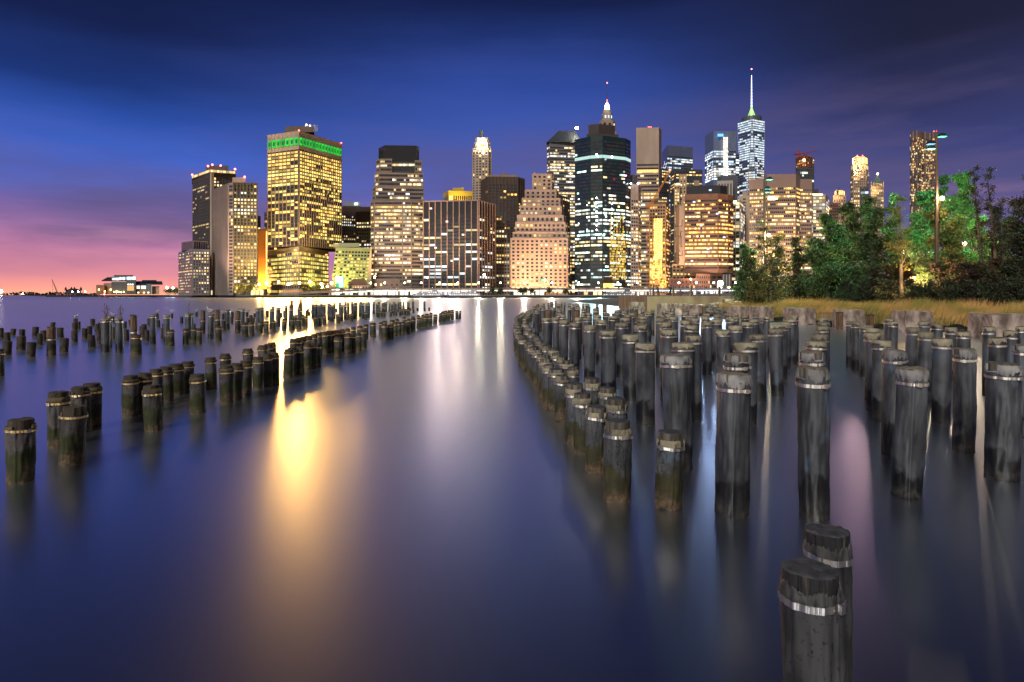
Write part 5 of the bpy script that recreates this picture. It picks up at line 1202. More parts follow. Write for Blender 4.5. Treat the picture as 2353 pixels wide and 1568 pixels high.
# left row beside the channel: nearest end first
crop(0, 1350, 1.961, 'M', 'leftrow', '57 268 630 1125;375 540 418 850;470 658 530 985;558 708 380 740;655 800 352 700')
crop(450, 1350, 3.92, 'M', 'leftrow', '150 400 590 1230;380 620 545 1180;580 800 490 1080;735 960 450 1000;885 1130 405 900;1070 1280 375 850;495 785 735 1450;1210 1460 565 1180;1455 1640 310 810;1690 1865 255 700;1670 1900 430 1020;1830 2040 400 960;1990 2190 360 900')
crop(950, 1250, 3.92, 'M', 'leftrow', '95 265 565 950;320 480 515 900;395 550 495 860;478 615 472 830;230 405 695 1200;410 550 645 1160;540 640 630 1150;710 870 575 1020;790 935 545 980;930 1040 530 970;1040 1150 480 900;1155 1225 470 880;1220 1290 485 860;808 930 410;885 1010 395;960 1085 380;1030 1165 365;1140 1250 340;1228 1330 322;1280 1365 310 640;1345 1410 298 640;1405 1460 290 640;1460 1530 290;1490 1610 280;1600 1690 262;1690 1770 252;1780 1870 230;1870 1970 205;1970 2055 188 430;1505 1635 385 720;1670 1790 335 650;1780 1850 340 640;1845 1950 325 610;1930 2035 270 580')
crop(1450, 1180, 5.8725, 'M', 'leftrow', '170 325 655 990;405 460 640 930;450 585 610 920;440 605 690 1060;600 660 700 1050;650 720 690 1040;620 750 585;715 830 645 970;760 860 560;830 900 640 950;900 1000 635 930;945 1020 520;1005 1120 590 880;1040 1130 555;1120 1250 545 870;1130 1225 505;1270 1385 540 800;1268 1350 475;1350 1450 465;1420 1530 505 770;1530 1640 500 740;1450 1560 440;1560 1640 420;1655 1760 460 700;1785 1870 430 650;1870 1955 420 640;1845 1930 390;1960 2070 405 615;2070 2150 400 600;1920 2000 372;1990 2070 362;2065 2145 352;2180 2260 375 575;2260 2320 372 570')
# right curved double row, nearest end first
crop(2040, 1350, 3.92, 'C', 'curveout', '1440 1905 1265 2540;1155 1525 1060 2100;980 1280 860 1800;855 1165 710 1650;680 940 585 1310;555 845 485 1140;500 710 420;440 670 335;405 580 265;330 510 195;300 480 145;240 400 100;215 380 65;130 290 10')
crop(2040, 1350, 3.92, 'C', 'curvein', '1525 1885 935;1350 1640 770;1150 1435 625;890 1085 455;785 1000 355;720 900 300;625 800 240;590 790 170;490 680 120;450 630 80;410 530 40;360 500 -20')
crop(2040, 1190, 5.8725, 'C', 'curveout', '190 420 905;150 350 875;110 270 845;80 270 770;75 280 715;75 270 660;75 240 610;80 240 570;85 220 530;100 210 490;120 220 455;150 250 430;190 280 400;230 310 375;270 350 350;320 400 335;370 440 318;420 490 308;470 530 295;510 555 270')
crop(2040, 1190, 5.8725, 'C', 'curvein', '400 620 820;310 530 770;370 520 700;350 490 650;250 460 610;290 400 530;300 390 470;330 420 430;380 450 380;430 500 350;470 520 330')
# right cluster of tall wrapped piles
crop(2040, 1190, 5.8725, 'T', 'cluster', '545 600 200;600 690 165 W;690 760 190;760 830 145;640 720 245;870 930 130;930 1020 95;1055 1105 90;1190 1240 120;1255 1305 125;1340 1440 150;1445 1530 165;1530 1635 145;1700 1760 150;1760 1880 150;2010 2090 155;1090 1200 155;720 840 240;925 1100 235;1100 1240 260;1345 1450 235;810 980 300 W;740 1000 480;1010 1200 465;1075 1270 365;1165 1330 400;1480 1650 300 W;1130 1370 530;1370 1650 595;1500 1690 475;1700 1940 475;1750 1930 370;1660 1770 370;1980 2180 410;2190 2349 370;1720 2010 650;2000 2270 525;1940 2040 265;1690 1780 270;1810 1900 230 W;1960 2110 260 W;1540 1640 225;2140 2310 165 W;600 680 300')
crop(2400, 1190, 5.8725, 'T', 'cluster', '165 390 440;270 460 370;365 680 590;470 720 480;545 735 405;705 850 370;10 400 760;535 950 865;505 660 320;320 500 300;755 890 310 W;680 800 210;540 700 245;820 910 205;905 1060 385;890 1125 440;860 1100 520;820 1130 640;1050 1210 345;1200 1280 290;825 1325 1065;970 1050 260;1290 1510 410;1300 1510 485;1400 1700 580;1400 1790 740;1515 1695 390;1625 1855 450;1450 1600 310;1600 1770 350;1510 1640 270;1640 1770 250;1860 2100 540;1950 2290 650;1905 2090 370;1930 2090 300;1995 2190 420;2130 2349 480;2150 2310 370;1700 2225 1050;2020 2410 880;1510 2200 1330')
crop(2600, 1200, 3.92, 'T', 'cluster', '775 910 260;840 940 215;815 980 350;965 1160 305;1010 1130 230;1165 1315 285;1215 1310 215;1255 1385 260;1310 1370 210;1040 1280 465;1250 1470 400;1420 1620 345;1425 1560 235;1590 1690 220;1560 1720 305;1680 1820 285;1780 1890 260;1315 1685 660;1145 1560 840;1000 1560 1130 3340;1580 1840 540;1885 2110 450;1940 2155 380;2030 2200 350;2125 2310 305;2185 2330 250')
crop(3150, 1200, 4.706, 'T', 'cluster', '565 770 345;565 800 425;580 800 490;460 770 640;300 690 765;275 740 960;195 800 1240 4090;1130 1220 395;1205 1390 415;1350 1590 475;1450 1710 535;1490 1780 610;1590 1960 750;1760 2180 930;1805 1975 355;1900 2070 410')
crop(3596, 1200, 4.706, 'T', 'cluster', '-130 430 1250 3690;100 360 520;365 560 405;330 600 595;590 800 450;860 1075 515;1115 1360 595;610 960 715;1020 1420 905;1570 1800 505;1695 1990 700;1995 2230 580;2240 2400 500;1640 2250 1165 3360;2200 2480 840')
pile(1535, 985, 68, 'C', 1165, None, 'low grey pile with a loose strap end, alone just right of the curved row', 'near')
pile(1902, 1205, 112, 'N', None, 1.16, 'dark headed pile standing directly behind the nearest pile at bottom right', 'near')
pile(1867, 1287, 145, 'N', None, 1.18, 'nearest black tarred pile with a bright strap, cut by the bottom edge', 'near')
# keep piles from standing in each other
PILES.sort(key=lambda p: p['d'])
def pos(p): return Vector(((p['x'] - CX) / F * p['d'], p['d']))
for p in PILES: p['p'] = pos(p)
for it in range(6):
    for i, a in enumerate(PILES):
        for b_ in PILES[i + 1:]:
            if b_['p'].y - a['p'].y > 1: break
            dl = b_['p'] - a['p']; m_ = (a['D'] + b_['D']) * .54
            if dl.length < m_:
                push = (m_ - dl.length) * .55; ra = a['p'].normalized()
                s_ = 1 if dl.dot(ra) >= 0 else -1
                a['p'] -= ra * push * s_; b_['p'] += ra * push * s_
# labels
def nth(i):
    w_ = ['first', 'second', 'third', 'fourth', 'fifth', 'sixth', 'seventh', 'eighth', 'ninth', 'tenth', 'eleventh', 'twelfth', 'thirteenth', 'fourteenth', 'fifteenth', 'sixteenth', 'seventeenth', 'eighteenth', 'nineteenth', 'twentieth']
    n = i + 1
    return w_[i] if i < 20 else '%d%s' % (n, 'th' if 10 < n % 100 < 14 else {1: 'st', 2: 'nd', 3: 'rd'}.get(n % 10, 'th'))
GROUP = {'field': 'piles of the left field', 'leftrow': 'low mossy piles of the row left of the channel', 'curveout': 'low piles of the curved double row', 'curvein': 'low piles of the curved double row', 'cluster': 'tall wrapped piles of the right cluster', 'near': 'near piles at bottom right'}
KN = {'T': 'tall wrapped pile', 'M': 'low mossy pile', 'S': 'bare dark stump', 'W': 'pale-headed pile', 'C': 'low grey pile'}
def label_rows(fam, text, rows):
    ps = sorted([p for p in PILES if p['fam'] == fam], key=lambda p: p['p'].y)
    i = 0; k = 0
    while i < len(ps):
        j = i + 1
        while j < len(ps) and ps[j]['p'].y < ps[i]['p'].y * rows and j - i < 16: j += 1
        for q, p in enumerate(sorted(ps[i:j], key=lambda p: p['p'].x / p['p'].y)):
            p['label'] = '%s, %s from left in the %s rank of the %s' % (KN[p['k']], nth(q), nth(k), text)
        i = j; k += 1
label_rows('cluster', 'right cluster', 1.10)
label_rows('field', 'left field', 1.12)
for fam, text in (('leftrow', 'row left of the channel'), ('curveout', 'curved outer line right of the channel'), ('curvein', 'curved inner line right of the channel')):
    for q, p in enumerate(sorted([p for p in PILES if p['fam'] == fam], key=lambda p: p['p'].y)):
        p['label'] = '%s, %s from near end of the %s' % (KN[p['k']], nth(q), text)
for i, p in enumerate(PILES):
    hi = p['d'] < 13; k = p['k']
    if hi: hiseed[0] += 1; v = pile_kind(k, hiseed[0], True)
    else: v = R_.choice(VAR[k])
    nm = {'C': 'strapped_pile', 'N': 'tarred_pile', 'S': 'timber_stump', 'W': 'timber_pile', 'T': 'wrapped_pile', 'M': 'strapped_pile'}[k]
    o = link(nm, v['shaft'], loc=(p['p'].x, p['p'].y, 0))
    sx = p['D'] / (.46 if p['k'] == 'N' else .43); o.scale = (sx, sx, p['h'] / v['h']); lean = .028 if k != 'S' else .045
    o.rotation_euler = (R_.uniform(-lean, lean), R_.uniform(-lean, lean), R_.uniform(-.6, .6) if hi else R_.uniform(0, 6.28))
    tag(o, p['label'], 'pile', GROUP[p['fam']])
    for part, nm2 in (('head', 'timber_head'), ('collar', 'torn_collar'), ('strap', 'strap'), ('tail', 'strap_end')):
        if part in v:
            c_ = link(nm2, v[part], o)
            if part == 'strap' and 'buckle' in v: link('buckle', v['buckle'], c_)
print('PILES', len(PILES), {k: sum(1 for p in PILES if p['k'] == k) for k in 'TMSWCN'})
# ------------------------------------------------------------------ right bank
def shore_x(Y):
    pts = [(20, 60), (38, 47), (44, 38), (49, 32.5), (56, 29.5), (70, 27.5), (95, 26), (140, 26), (400, 26)]
    for (y0, x0), (y1, x1) in zip(pts, pts[1:]):
        if Y <= y1: return x0 + (x1 - x0) * max(0, (Y - y0)) / (y1 - y0)
    return 26
def bank_s(X, Y): return min(X - shore_x(Y), (Y - 45.5) * 1.15)
def bank_z(X, Y):
    s = bank_s(X, Y)
    pts = [(-6, -1.2), (-1.5, -.25), (0, .12), (5, .55), (12, 1.05), (25, 1.75), (60, 3.2), (400, 5)]
    for (s0, z0), (s1, z1) in zip(pts, pts[1:]):
        if s <= s1: z = z0 + (z1 - z0) * max(0, (s - s0)) / (s1 - s0); break
    else: z = 5
    return z + .12 * mnoise.noise(Vector((X * .35, Y * .35, 3)))
def at_s(px, s, z=None):
    lo, hi_ = 30.0, 300.0
    for _ in range(40):
        m_ = (lo + hi_) / 2; q = P(px, m_)
        if bank_s(q.x, q.y) < s: lo = m_
        else: hi_ = m_
    q = P(px, hi_); return Vector((q.x, q.y, bank_z(q.x, q.y)))
mb = MB(); nx, ny = 120, 90
gx = [20 + 180 * (i / nx) ** 1.5 for i in range(nx + 1)]; gy = [36 + 240 * (j / ny) ** 1.7 for j in range(ny + 1)]
vs = [(X, Y, bank_z(X, Y)) for Y in gy for X in gx]
fs = [(j * (nx + 1) + i, j * (nx + 1) + i + 1, (j + 1) * (nx + 1) + i + 1, (j + 1) * (nx + 1) + i) for j in range(ny) for i in range(nx) if max(vs[j * (nx + 1) + i][2], vs[(j + 1) * (nx + 1) + i + 1][2]) > -1.1]
mb.add(vs, fs)
tag(mb.build('bank_ground', plain('bank soil', (.035, .028, .016), .95, col2=(.012, .011, .009), scale=.8, bump=.6), smooth=True), kind='structure')
# golden grass
gm = MB(); rg = random.Random(5)
cnt = 0
while cnt < 60000:
    px = rg.uniform(1640, 2480); s = rg.uniform(.3, 14) if px > 1780 else rg.uniform(2, 10)
    q = at_s(px, s) if False else None
    Y = rg.uniform(44, 84) if px < 2100 else rg.uniform(44, 72)
    q = P(px, Y); s = bank_s(q.x, q.y)
    if not .4 < s < 14.5: continue
    z = bank_z(q.x, q.y)
    if mnoise.noise(Vector((q.x * .5, q.y * .5, 9))) < -.38: continue
    cnt += 1
    h = rg.uniform(.75, 1.7) * (1 + .35 * mnoise.noise(Vector((q.x * .3, q.y * .3, 1)))) * (1.1 if s < 7 else .62); w_ = rg.uniform(.010, .022)
    lean = rg.uniform(.05, .5) + .25 * mnoise.noise(Vector((q.x * .2, q.y * .2, 4))); ly = rg.uniform(-.2, .2); a = rg.uniform(-.7, .7); dx, dy = math.cos(a) * w_, math.sin(a) * w_
    m1 = (q.x + lean * h * .35, q.y + ly * .3 * h, z + h * .6); tp = (q.x + lean * h, q.y + ly * h, z + h)
    gm.add([(q.x - dx, q.y - dy, z - .05), (q.x + dx, q.y + dy, z - .05), (m1[0] + dx * .8, m1[1] + dy * .8, m1[2]), (m1[0] - dx * .8, m1[1] - dy * .8, m1[2]), tp], [(0, 1, 2, 3)], 1 if rg.random() < .6 else 0).add([(m1[0] - dx * .8, m1[1] - dy * .8, m1[2]), (m1[0] + dx * .8, m1[1] + dy * .8, m1[2]), tp], [(0, 1, 2)], 0)
def grass_mat():
    m, nt, b = new_mat('golden marsh grass'); L = nt.links.new; b.inputs['Roughness'].default_value = .7
    tc = nodes(nt, 'ShaderNodeTexCoord'); n = nodes(nt, 'ShaderNodeTexNoise'); n.inputs['Scale'].default_value = .35; n.inputs['Detail'].default_value = 8
    L(tc.outputs['Object'], n.inputs['Vector']); r = nodes(nt, 'ShaderNodeValToRGB'); e = r.color_ramp.elements; e.new(.5)
    for el, (p, c) in zip(e, ((.36, (.24, .23, .04)), (.5, (.52, .32, .085)), (.66, (.66, .38, .12)))): el.position = p; el.color = (*c, 1)
    L(n.outputs['Fac'], r.inputs[0]); L(r.outputs[0], b.inputs['Base Color']); return m
tag(gm.build('marsh_grass', [grass_mat(), plain('green grass stems', (.13, .14, .03), .7, col2=(.24, .18, .05), scale=.6)]), 'golden marsh grass bending along the right bank', 'grass', kind='stuff')
# concrete promenade with railing
zp = 2.55
pr = MB(); p0 = P(1487, 101); pr.prism([(p0.x, 101), (75, 101), (75, 128), (p0.x, 128)], -1.5, zp)
o = pr.build('promenade_pier', plain('promenade concrete', (.30, .225, .14), .9, col2=(.19, .13, .075), scale=.7, stretch=(1, 1, .25), bump=.3)); tag(o, 'straight concrete promenade wall jutting into the river from the right bank', 'promenade')
rl = empty('railing', P(1560, 101.5, zp)); tag(rl, 'dark railing with square posts along the promenade edge', 'railing'); r0 = rl.location
rm = plain('railing steel', (.035, .035, .045), .5, .4)
for i, px in enumerate((1495, 1501, 1547, 1563, 1588, 1604, 1627, 1653, 1680)):
    q = P(px, 101.5); big = px in (1501, 1547, 1588, 1653); m2 = MB(); m2.box(0, 0, .85 if big else .55, .30 if big else .12, .30 if big else .12, 1.7 if big else 1.1); m2.build('post', rm, rl, loc=(q.x - r0.x, q.y - r0.y, 0))
for k, hz in enumerate((.45, .8, 1.12)):
    m2 = MB(); a, c_ = P(1490, 101.5).x - r0.x, P(1740, 101.5).x - r0.x; m2.box((a + c_) / 2, 0, hz, c_ - a, .05, .05); m2.build('rail', rm, rl)
# two people on the promenade
def person(px, d, z, label, shirt, legs_, yaw, lean=.0, arm_up=False):
    o = None
    def skin_mesh(name, joints, edges, mat, root=0):
        me = bpy.data.meshes.new(name); me.from_pydata([j[0] for j in joints], edges, []); ob = bpy.data.objects.new(name, me); COL.objects.link(ob)
        ob.modifiers.new('skin', 'SKIN'); 
        sv = me.skin_vertices[0].data
        for i, j in enumerate(joints): sv[i].radius = j[1] if isinstance(j[1], tuple) else (j[1], j[1])
        sv[root].use_root = True
        sb = ob.modifiers.new('sub', 'SUBSURF'); sb.levels = 2; sb.render_levels = 2
        dg = bpy.context.evaluated_depsgraph_get(); m2 = bpy.data.meshes.new_from_object(ob.evaluated_get(dg)); m2.materials.clear(); m2.materials.append(mat)
        bpy.data.objects.remove(ob); return m2
    lx = lean
    J = [((0, 0, .95), (.15, .11)), ((lx * .3, 0, 1.18), (.14, .10)), ((lx * .7, 0, 1.40), (.17, .11)), ((lx, 0, 1.50), (.055, .055)), ((lx * 1.1, -.01, 1.58), (.075, .085)), ((lx * 1.15, -.02, 1.70), (.085, .10)), ((lx * 1.15, 0, 1.76), (.06, .07)),
         ((.10, 0, .88), (.095, .10)), ((.11, -.03, .50), (.062, .065)), ((.12, .03, .10), (.042, .045)), ((.13, -.10, .03), (.04, .03)),
         ((-.10, 0, .88), (.095, .10)), ((-.12, -.01, .50), (.062, .065)), ((-.13, .03, .10), (.042, .045)), ((-.14, -.10, .03), (.04, .03)),
         ((lx * .7 + .20, 0, 1.40), (.06, .06)), ((lx + .27, -.10, 1.18), (.045, .045)), ((lx + .22, -.32, 1.16), (.034, .034)), ((lx + .21, -.40, 1.16), (.03, .018)),
         ((lx * .7 - .20, 0, 1.40), (.06, .06)), ((lx - .27, -.10, 1.18), (.045, .045)), ((lx - .22, -.32, 1.16), (.034, .034)), ((lx - .21, -.40, 1.16), (.03, .018))]
    E = [(0, 1), (1, 2), (2, 3), (3, 4), (4, 5), (5, 6), (0, 7), (7, 8), (8, 9), (9, 10), (0, 11), (11, 12), (12, 13), (13, 14), (2, 15), (15, 16), (16, 17), (17, 18), (2, 19), (19, 20), (20, 21), (21, 22)]
    for hand, s_ in ((18, 1), (22, -1)):
        hp = Vector(J[hand][0])
        for k in range(4):
            J.append((tuple(hp + Vector((s_ * (-.03 + .02 * k), -.045, -.005))), (.009, .009))); J.append((tuple(hp + Vector((s_ * (-.03 + .02 * k), -.075 - .006 * (k in (1, 2)), -.03))), (.008, .008))); E += [(hand, len(J) - 2), (len(J) - 2, len(J) - 1)]
        J.append((tuple(hp + Vector((-s_ * .045, -.02, 0))), (.010, .010))); E.append((hand, len(J) - 1))
    me = skin_mesh('person', J, E, shirt)
    me.materials.append(legs_); me.materials.append(plain('skin', (.35, .2, .14), .6))
    for p in me.polygons:
        zc = p.center.z; p.use_smooth = True
        if zc < .98: p.material_index = 1
        elif zc > 1.52 or (p.center.y < -.33): p.material_index = 2
    o = link('person', me, loc=P(px, d, z)); o.rotation_euler = (0, 0, yaw)
    h = MB(); h.ball((lx * 1.15, .015, 1.71), .118, 1.05, 12, 7); h.v = [(x, y if z_ > 1.7 or y > .0 else y * .6 + .03, max(z_, 1.60)) for x, y, z_ in h.v]; h.build('hair', plain('dark hair', (.015, .012, .01), .7), o, True)
    tag(o, label, 'person'); return o
dk = plain('dark jacket', (.012, .012, .018), .8); dk2 = plain('dark trousers', (.014, .014, .02), .8)
person(1512, 102.4, zp, 'person in dark clothes resting on the promenade railing near its outer corner', dk, dk2, math.pi * .9, .06)
person(1541, 102.6, zp, 'taller looking person in black standing alone at the promenade railing', dk2, dk, math.pi * 1.1, -.03)
# concrete blocks (old pier footings)
CB = plain('crumbling concrete', (.52, .42, .35), .9, col2=(.15, .11, .085), scale=1.5, stretch=(1, 1, .45), bump=1.0, lo=.40, hi=.66, detail=12)
def block(xl, xr, yt, d, h_label, taper=.06, depth=1.8):
    a, c_ = P(xl, d).x, P(xr, d).x; zt = zat(yt, d); cx = (a + c_) / 2; w_ = c_ - a; mb = MB(); n = 9; mzn = 8; sd = xl
    vs = []; fs = []
    bm = bmesh.new(); bmesh.ops.create_cube(bm, size=1); bmesh.ops.subdivide_edges(bm, edges=bm.edges[:], cuts=9, use_grid_fill=True)
    for v_ in bm.verts:
        z = (v_.co.z + .5) * (zt + .8) - .8; t_ = 1 - taper * (v_.co.z + .5); x, y = v_.co.x * w_ * t_, v_.co.y * depth * t_
        nz_ = mnoise.noise_vector(Vector((x * 1.5 + sd, y * 1.5, z * 1.5))) * .11 + mnoise.noise_vector(Vector((x * 5 + sd, y * 5, z * 5))) * .045
        v_.co = Vector((x, y, z)) + nz_
    me = bpy.data.meshes.new('concrete_block'); bm.to_mesh(me); bm.free(); me.materials.append(CB)
    o = link('concrete_block', me, loc=(cx, d + depth / 2, 0)); o.rotation_euler = (0, 0, .08 * math.sin(sd)); tag(o, h_label, 'concrete block', 'crumbling concrete blocks of the old pier'); return o
block(2277, 2400, 723, 39, 'crumbling pale concrete block cut by the right edge of the photo', depth=2.2)
block(2076, 2150, 716, 46, 'pale concrete block with white cracks, second from the right', .14)
block(1934, 1995, 713, 52, 'pink concrete block with sloping sides in front of the golden grass', .16)
block(1818, 1876, 709, 58, 'dark stained concrete block with white drips and a dark wet foot')
block(1730, 1779, 705, 64, 'concrete block with a pink bald patch, fourth from the right')
block(1684, 1718, 704, 70, 'small dark concrete block by the riprap slope', .04)
block(1587, 1622, 701, 84, 'tan concrete block in front of the promenade wall', .03)
block(1547, 1584, 699, 90, 'pale rough concrete block left of the tan one')
block(1516, 1548, 698, 92, 'dark rough concrete block at the promenade corner')
block(1448, 1482, 695, 96, 'whitish concrete block with a dark slot standing alone off the promenade')
for px, d, hh in ((1929, 50.5, 1.35), (2000, 52, 1.1), (1617, 80, 1.2)):
    o = empty('fender_post', P(px, d, -.6)); tag(o, {1929: 'square dark red timber post left of the pink block', 2000: 'thin dark post right of the pink block', 1617: 'dark timber post beside the tan block'}[px], 'post')
    m2 = MB(); m2.box(0, 0, hh / 2 + .3, .38, .38, hh + .6, .2); m2.build('post', PM['pale'], o); m2 = MB(); m2.box(0, 0, hh + .63, .42, .42, .06, .2); m2.build('post_cap', PM['headD'], o)
# white grating leaning by the pink block
gr = empty('metal_grating', P(1916, 54, .6)); tag(gr, 'ribbed metal grating lying on the rocks left of the pink block', 'grating')
m2 = MB()
for k in range(22): m2.box(-1.0 + k * .095, 0, .35, .03, .05, .75)
m2.build('ribs', plain('rusty pale steel', (.3, .24, .17), .6, .3), gr); m2 = MB(); m2.box(0, .03, .72, 2.1, .06, .06); m2.box(0, .03, -.02, 2.1, .06, .06); m2.build('frame', plain('rusty frame', (.2, .13, .08), .6, .3), gr); gr.rotation_euler = (-.5, 0, 0)
# rocks
def rock_mesh(seed, mat):
    bm = bmesh.new(); bmesh.ops.create_icosphere(bm, subdivisions=2, radius=.5)
    for v_ in bm.verts:
        v_.co *= 1 + .5 * mnoise.noise(v_.co * 1.8 + Vector((seed * 3.1, 0, 0))); v_.co.z *= .68; v_.co = Vector((round(v_.co.x * 7) / 7 * .5 + v_.co.x * .5, v_.co.y, v_.co.z))
    me = bpy.data.meshes.new('boulder'); bm.to_mesh(me); bm.free(); me.materials.append(mat); return me
rk1 = plain('grey riprap stone', (.19, .155, .125), .9, col2=(.07, .06, .055), scale=2.2, bump=.8); rk2 = plain('wet black stone', (.020, .019, .018), .55, col2=(.006, .006, .006), scale=2.5, bump=.8)
RM1 = [rock_mesh(i, rk1) for i in range(6)]; RM2 = [rock_mesh(20 + i, rk2) for i in range(6)]
rr = random.Random(3)
for i in range(120):
    px = rr.uniform(1600, 1790); Y = rr.uniform(72, 99); q = P(px, Y)
    top = .15 + 2.1 * max(0, min(1, (Y - 72) / 25)) * max(0, min(1, (px - 1590) / 70))
    if q.x < 24.2: continue
    o = link('boulder', rr.choice(RM1), loc=(q.x, q.y, max(-.1, top - .25))); s = rr.uniform(.7, 1.7); o.scale = (s, s * .9, s * rr.uniform(.6, 1)); o.rotation_euler = (rr.uniform(-.4, .4), rr.uniform(-.4, .4), rr.uniform(0, 6.3))
    tag(o, 'grey angular boulder in the riprap slope right of the promenade wall', 'boulder', 'riprap boulders below the promenade')
for i in range(130):
    px = rr.uniform(1700, 2470); q = at_s(px, rr.uniform(-2.2, .9))
    o = link('boulder', rr.choice(RM2), loc=(q.x, q.y, max(-.15, q.z))); s = rr.uniform(.6, 1.6); o.scale = (s, s, s * rr.uniform(.5, .95)); o.rotation_euler = (0, 0, rr.uniform(0, 6.3))
    tag(o, 'wet black boulder at the waterline in front of the golden grass', 'boulder', 'black boulders along the grassy waterline')
# ------------------------------------------------------------------ trees and shrubs
def leaf_mat(name, c1, c2):
    m, nt, b = new_mat(name); L = nt.links.new; b.inputs['Roughness'].default_value = .6
    tc = nodes(nt, 'ShaderNodeTexCoord'); n = nodes(nt, 'ShaderNodeTexNoise'); n.inputs['Scale'].default_value = 1.3; n.inputs['Detail'].default_value = 4; L(tc.outputs['Object'], n.inputs['Vector'])
    r = nodes(nt, 'ShaderNodeValToRGB'); e = r.color_ramp.elements; e[0].position = .35; e[0].color = (*c1, 1); e[1].position = .65; e[1].color = (*c2, 1)
    L(n.outputs['Fac'], r.inputs[0]); L(r.outputs[0], b.inputs['Base Color'])
    t = nodes(nt, 'ShaderNodeBsdfTranslucent'); L(r.outputs[0], t.inputs['Color']); mx = nodes(nt, 'ShaderNodeMixShader'); mx.inputs[0].default_value = .35
    L(b.outputs[0], mx.inputs[1]); L(t.outputs[0], mx.inputs[2]); L(mx.outputs[0], nt.nodes['Material Output'].inputs['Surface']); return m
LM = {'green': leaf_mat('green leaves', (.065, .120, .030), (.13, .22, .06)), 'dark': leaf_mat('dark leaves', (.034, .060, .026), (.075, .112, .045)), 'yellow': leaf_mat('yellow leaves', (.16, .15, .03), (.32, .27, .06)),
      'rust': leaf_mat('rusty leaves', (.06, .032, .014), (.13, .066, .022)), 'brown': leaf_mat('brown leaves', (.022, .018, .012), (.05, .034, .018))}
BARK = plain('bark', (.055, .042, .03), .9, col2=(.10, .08, .06), scale=6, stretch=(1, 1, .2)); PBARK = plain('pale bark', (.20, .16, .11), .9, col2=(.10, .08, .05), scale=6, stretch=(1, 1, .2))
def tree(px, d, yb, yt, spread, nleaf, leaf, label, lsz=.14, bare=.0, limbs=9, first=.3, bark=BARK, stems=1, name='tree', clump=.55, seed=None, group=None, cat='tree'):
    r = random.Random(seed if seed is not None else int(px * 7 + d)); zb = zat(yb, d) if yb else None
    q = P(px, d); g = bank_z(q.x, q.y); base = Vector((q.x, q.y, g)); H = zat(yt, d) - g
    o = empty(name, base); tag(o, label, cat, group)
    tm = MB(); tips = []
    for st in range(stems):
        bx = (st - (stems - 1) / 2) * (.35 if stems > 1 else 0); th = H * (1 if st == 0 else r.uniform(.7, .95)); rad = .018 * H / (stems ** .5) + .03
        lean = Vector((r.uniform(-.06, .06) + bx * .12, r.uniform(-.05, .05), 0)); pts = []; rs = []
        for k in range(9):
            f = k / 8; pts.append(Vector((bx, 0, 0)) + Vector((lean.x * th * f + .15 * mnoise.noise(Vector((f * 3, st, px))), lean.y * th * f + .15 * mnoise.noise(Vector((f * 3, st + 9, px))), th * f * .97))); rs.append(rad * (1 - f) + .015)
        tm.path(pts, rs, 7)
        for k in range(limbs):
            f = first + (1 - first) * (k + r.random()) / limbs; f = min(f, .98); i = min(7, int(f * 8)); p0 = pts[i].lerp(pts[i + 1], f * 8 - i)
            a = r.uniform(0, 6.28); ln = spread * (1.1 - f) ** .6 * r.uniform(.55, 1.1) * (.75 if stems > 1 else 1)
            dv = Vector((math.cos(a), math.sin(a), r.uniform(.25, .9))).normalized(); p1 = p0 + dv * ln * .55; p2 = p1 + (dv + Vector((r.uniform(-.3, .3), r.uniform(-.3, .3), r.uniform(.1, .5)))).normalized() * ln * .5
            r0_ = (rad * (1 - f) + .02) * .6; tm.path([p0, p1, p2], [r0_, r0_ * .6, .012], 5); tips += [(p1, ln), (p2, ln), (p2, ln)]
            for kk in range(3):
                t_ = r.uniform(.3, 1); s0 = p0.lerp(p1, t_) if kk else p1.lerp(p2, t_); dv2 = Vector((r.uniform(-1, 1), r.uniform(-1, 1), r.uniform(-.1, 1))).normalized(); s1 = s0 + dv2 * ln * .35; tm.tube(s0, s1, r0_ * .4, .008, 4); tips.append((s1, ln * .7))
        tips.append((pts[-1], spread * .4))
    tm.build('trunk', bark, o, True)
    cm = MB(); mats = leaf if isinstance(leaf, (list, tuple)) else [leaf]
    tips = [t_ for t_ in tips if r.random() > bare] or tips[:1]
    nleaf = int(nleaf * 2.7); lsz *= .80
    per = nleaf // len(tips) + 1
    for (c, ln) in tips:
        k = r.randrange(len(mats)); sg = max(.18, ln * clump * .5)
        for _ in range(int(per * r.uniform(.4, 1.6))):
            p = c + Vector((r.gauss(0, sg), r.gauss(0, sg), r.gauss(0, sg * .7)))
            if p.z < .1: continue
            n_ = Vector((r.uniform(-1, 1), r.uniform(-1, 1), r.uniform(-.3, 1))).normalized(); u = n_.orthogonal().normalized(); w_ = n_.cross(u); a = r.uniform(0, 6.28); u2 = (u * math.cos(a) + w_ * math.sin(a)) * lsz * r.uniform(.6, 1.3); w2 = n_.cross(u2) * .55
            cm.add([p - u2, p - w2 * .9, p + u2, p + w2 * .9], ((0, 1, 2, 3),), k if r.random() < .85 else r.randrange(len(mats)))
    cm.build('crown', [LM[m_] for m_ in mats], o)
    return o
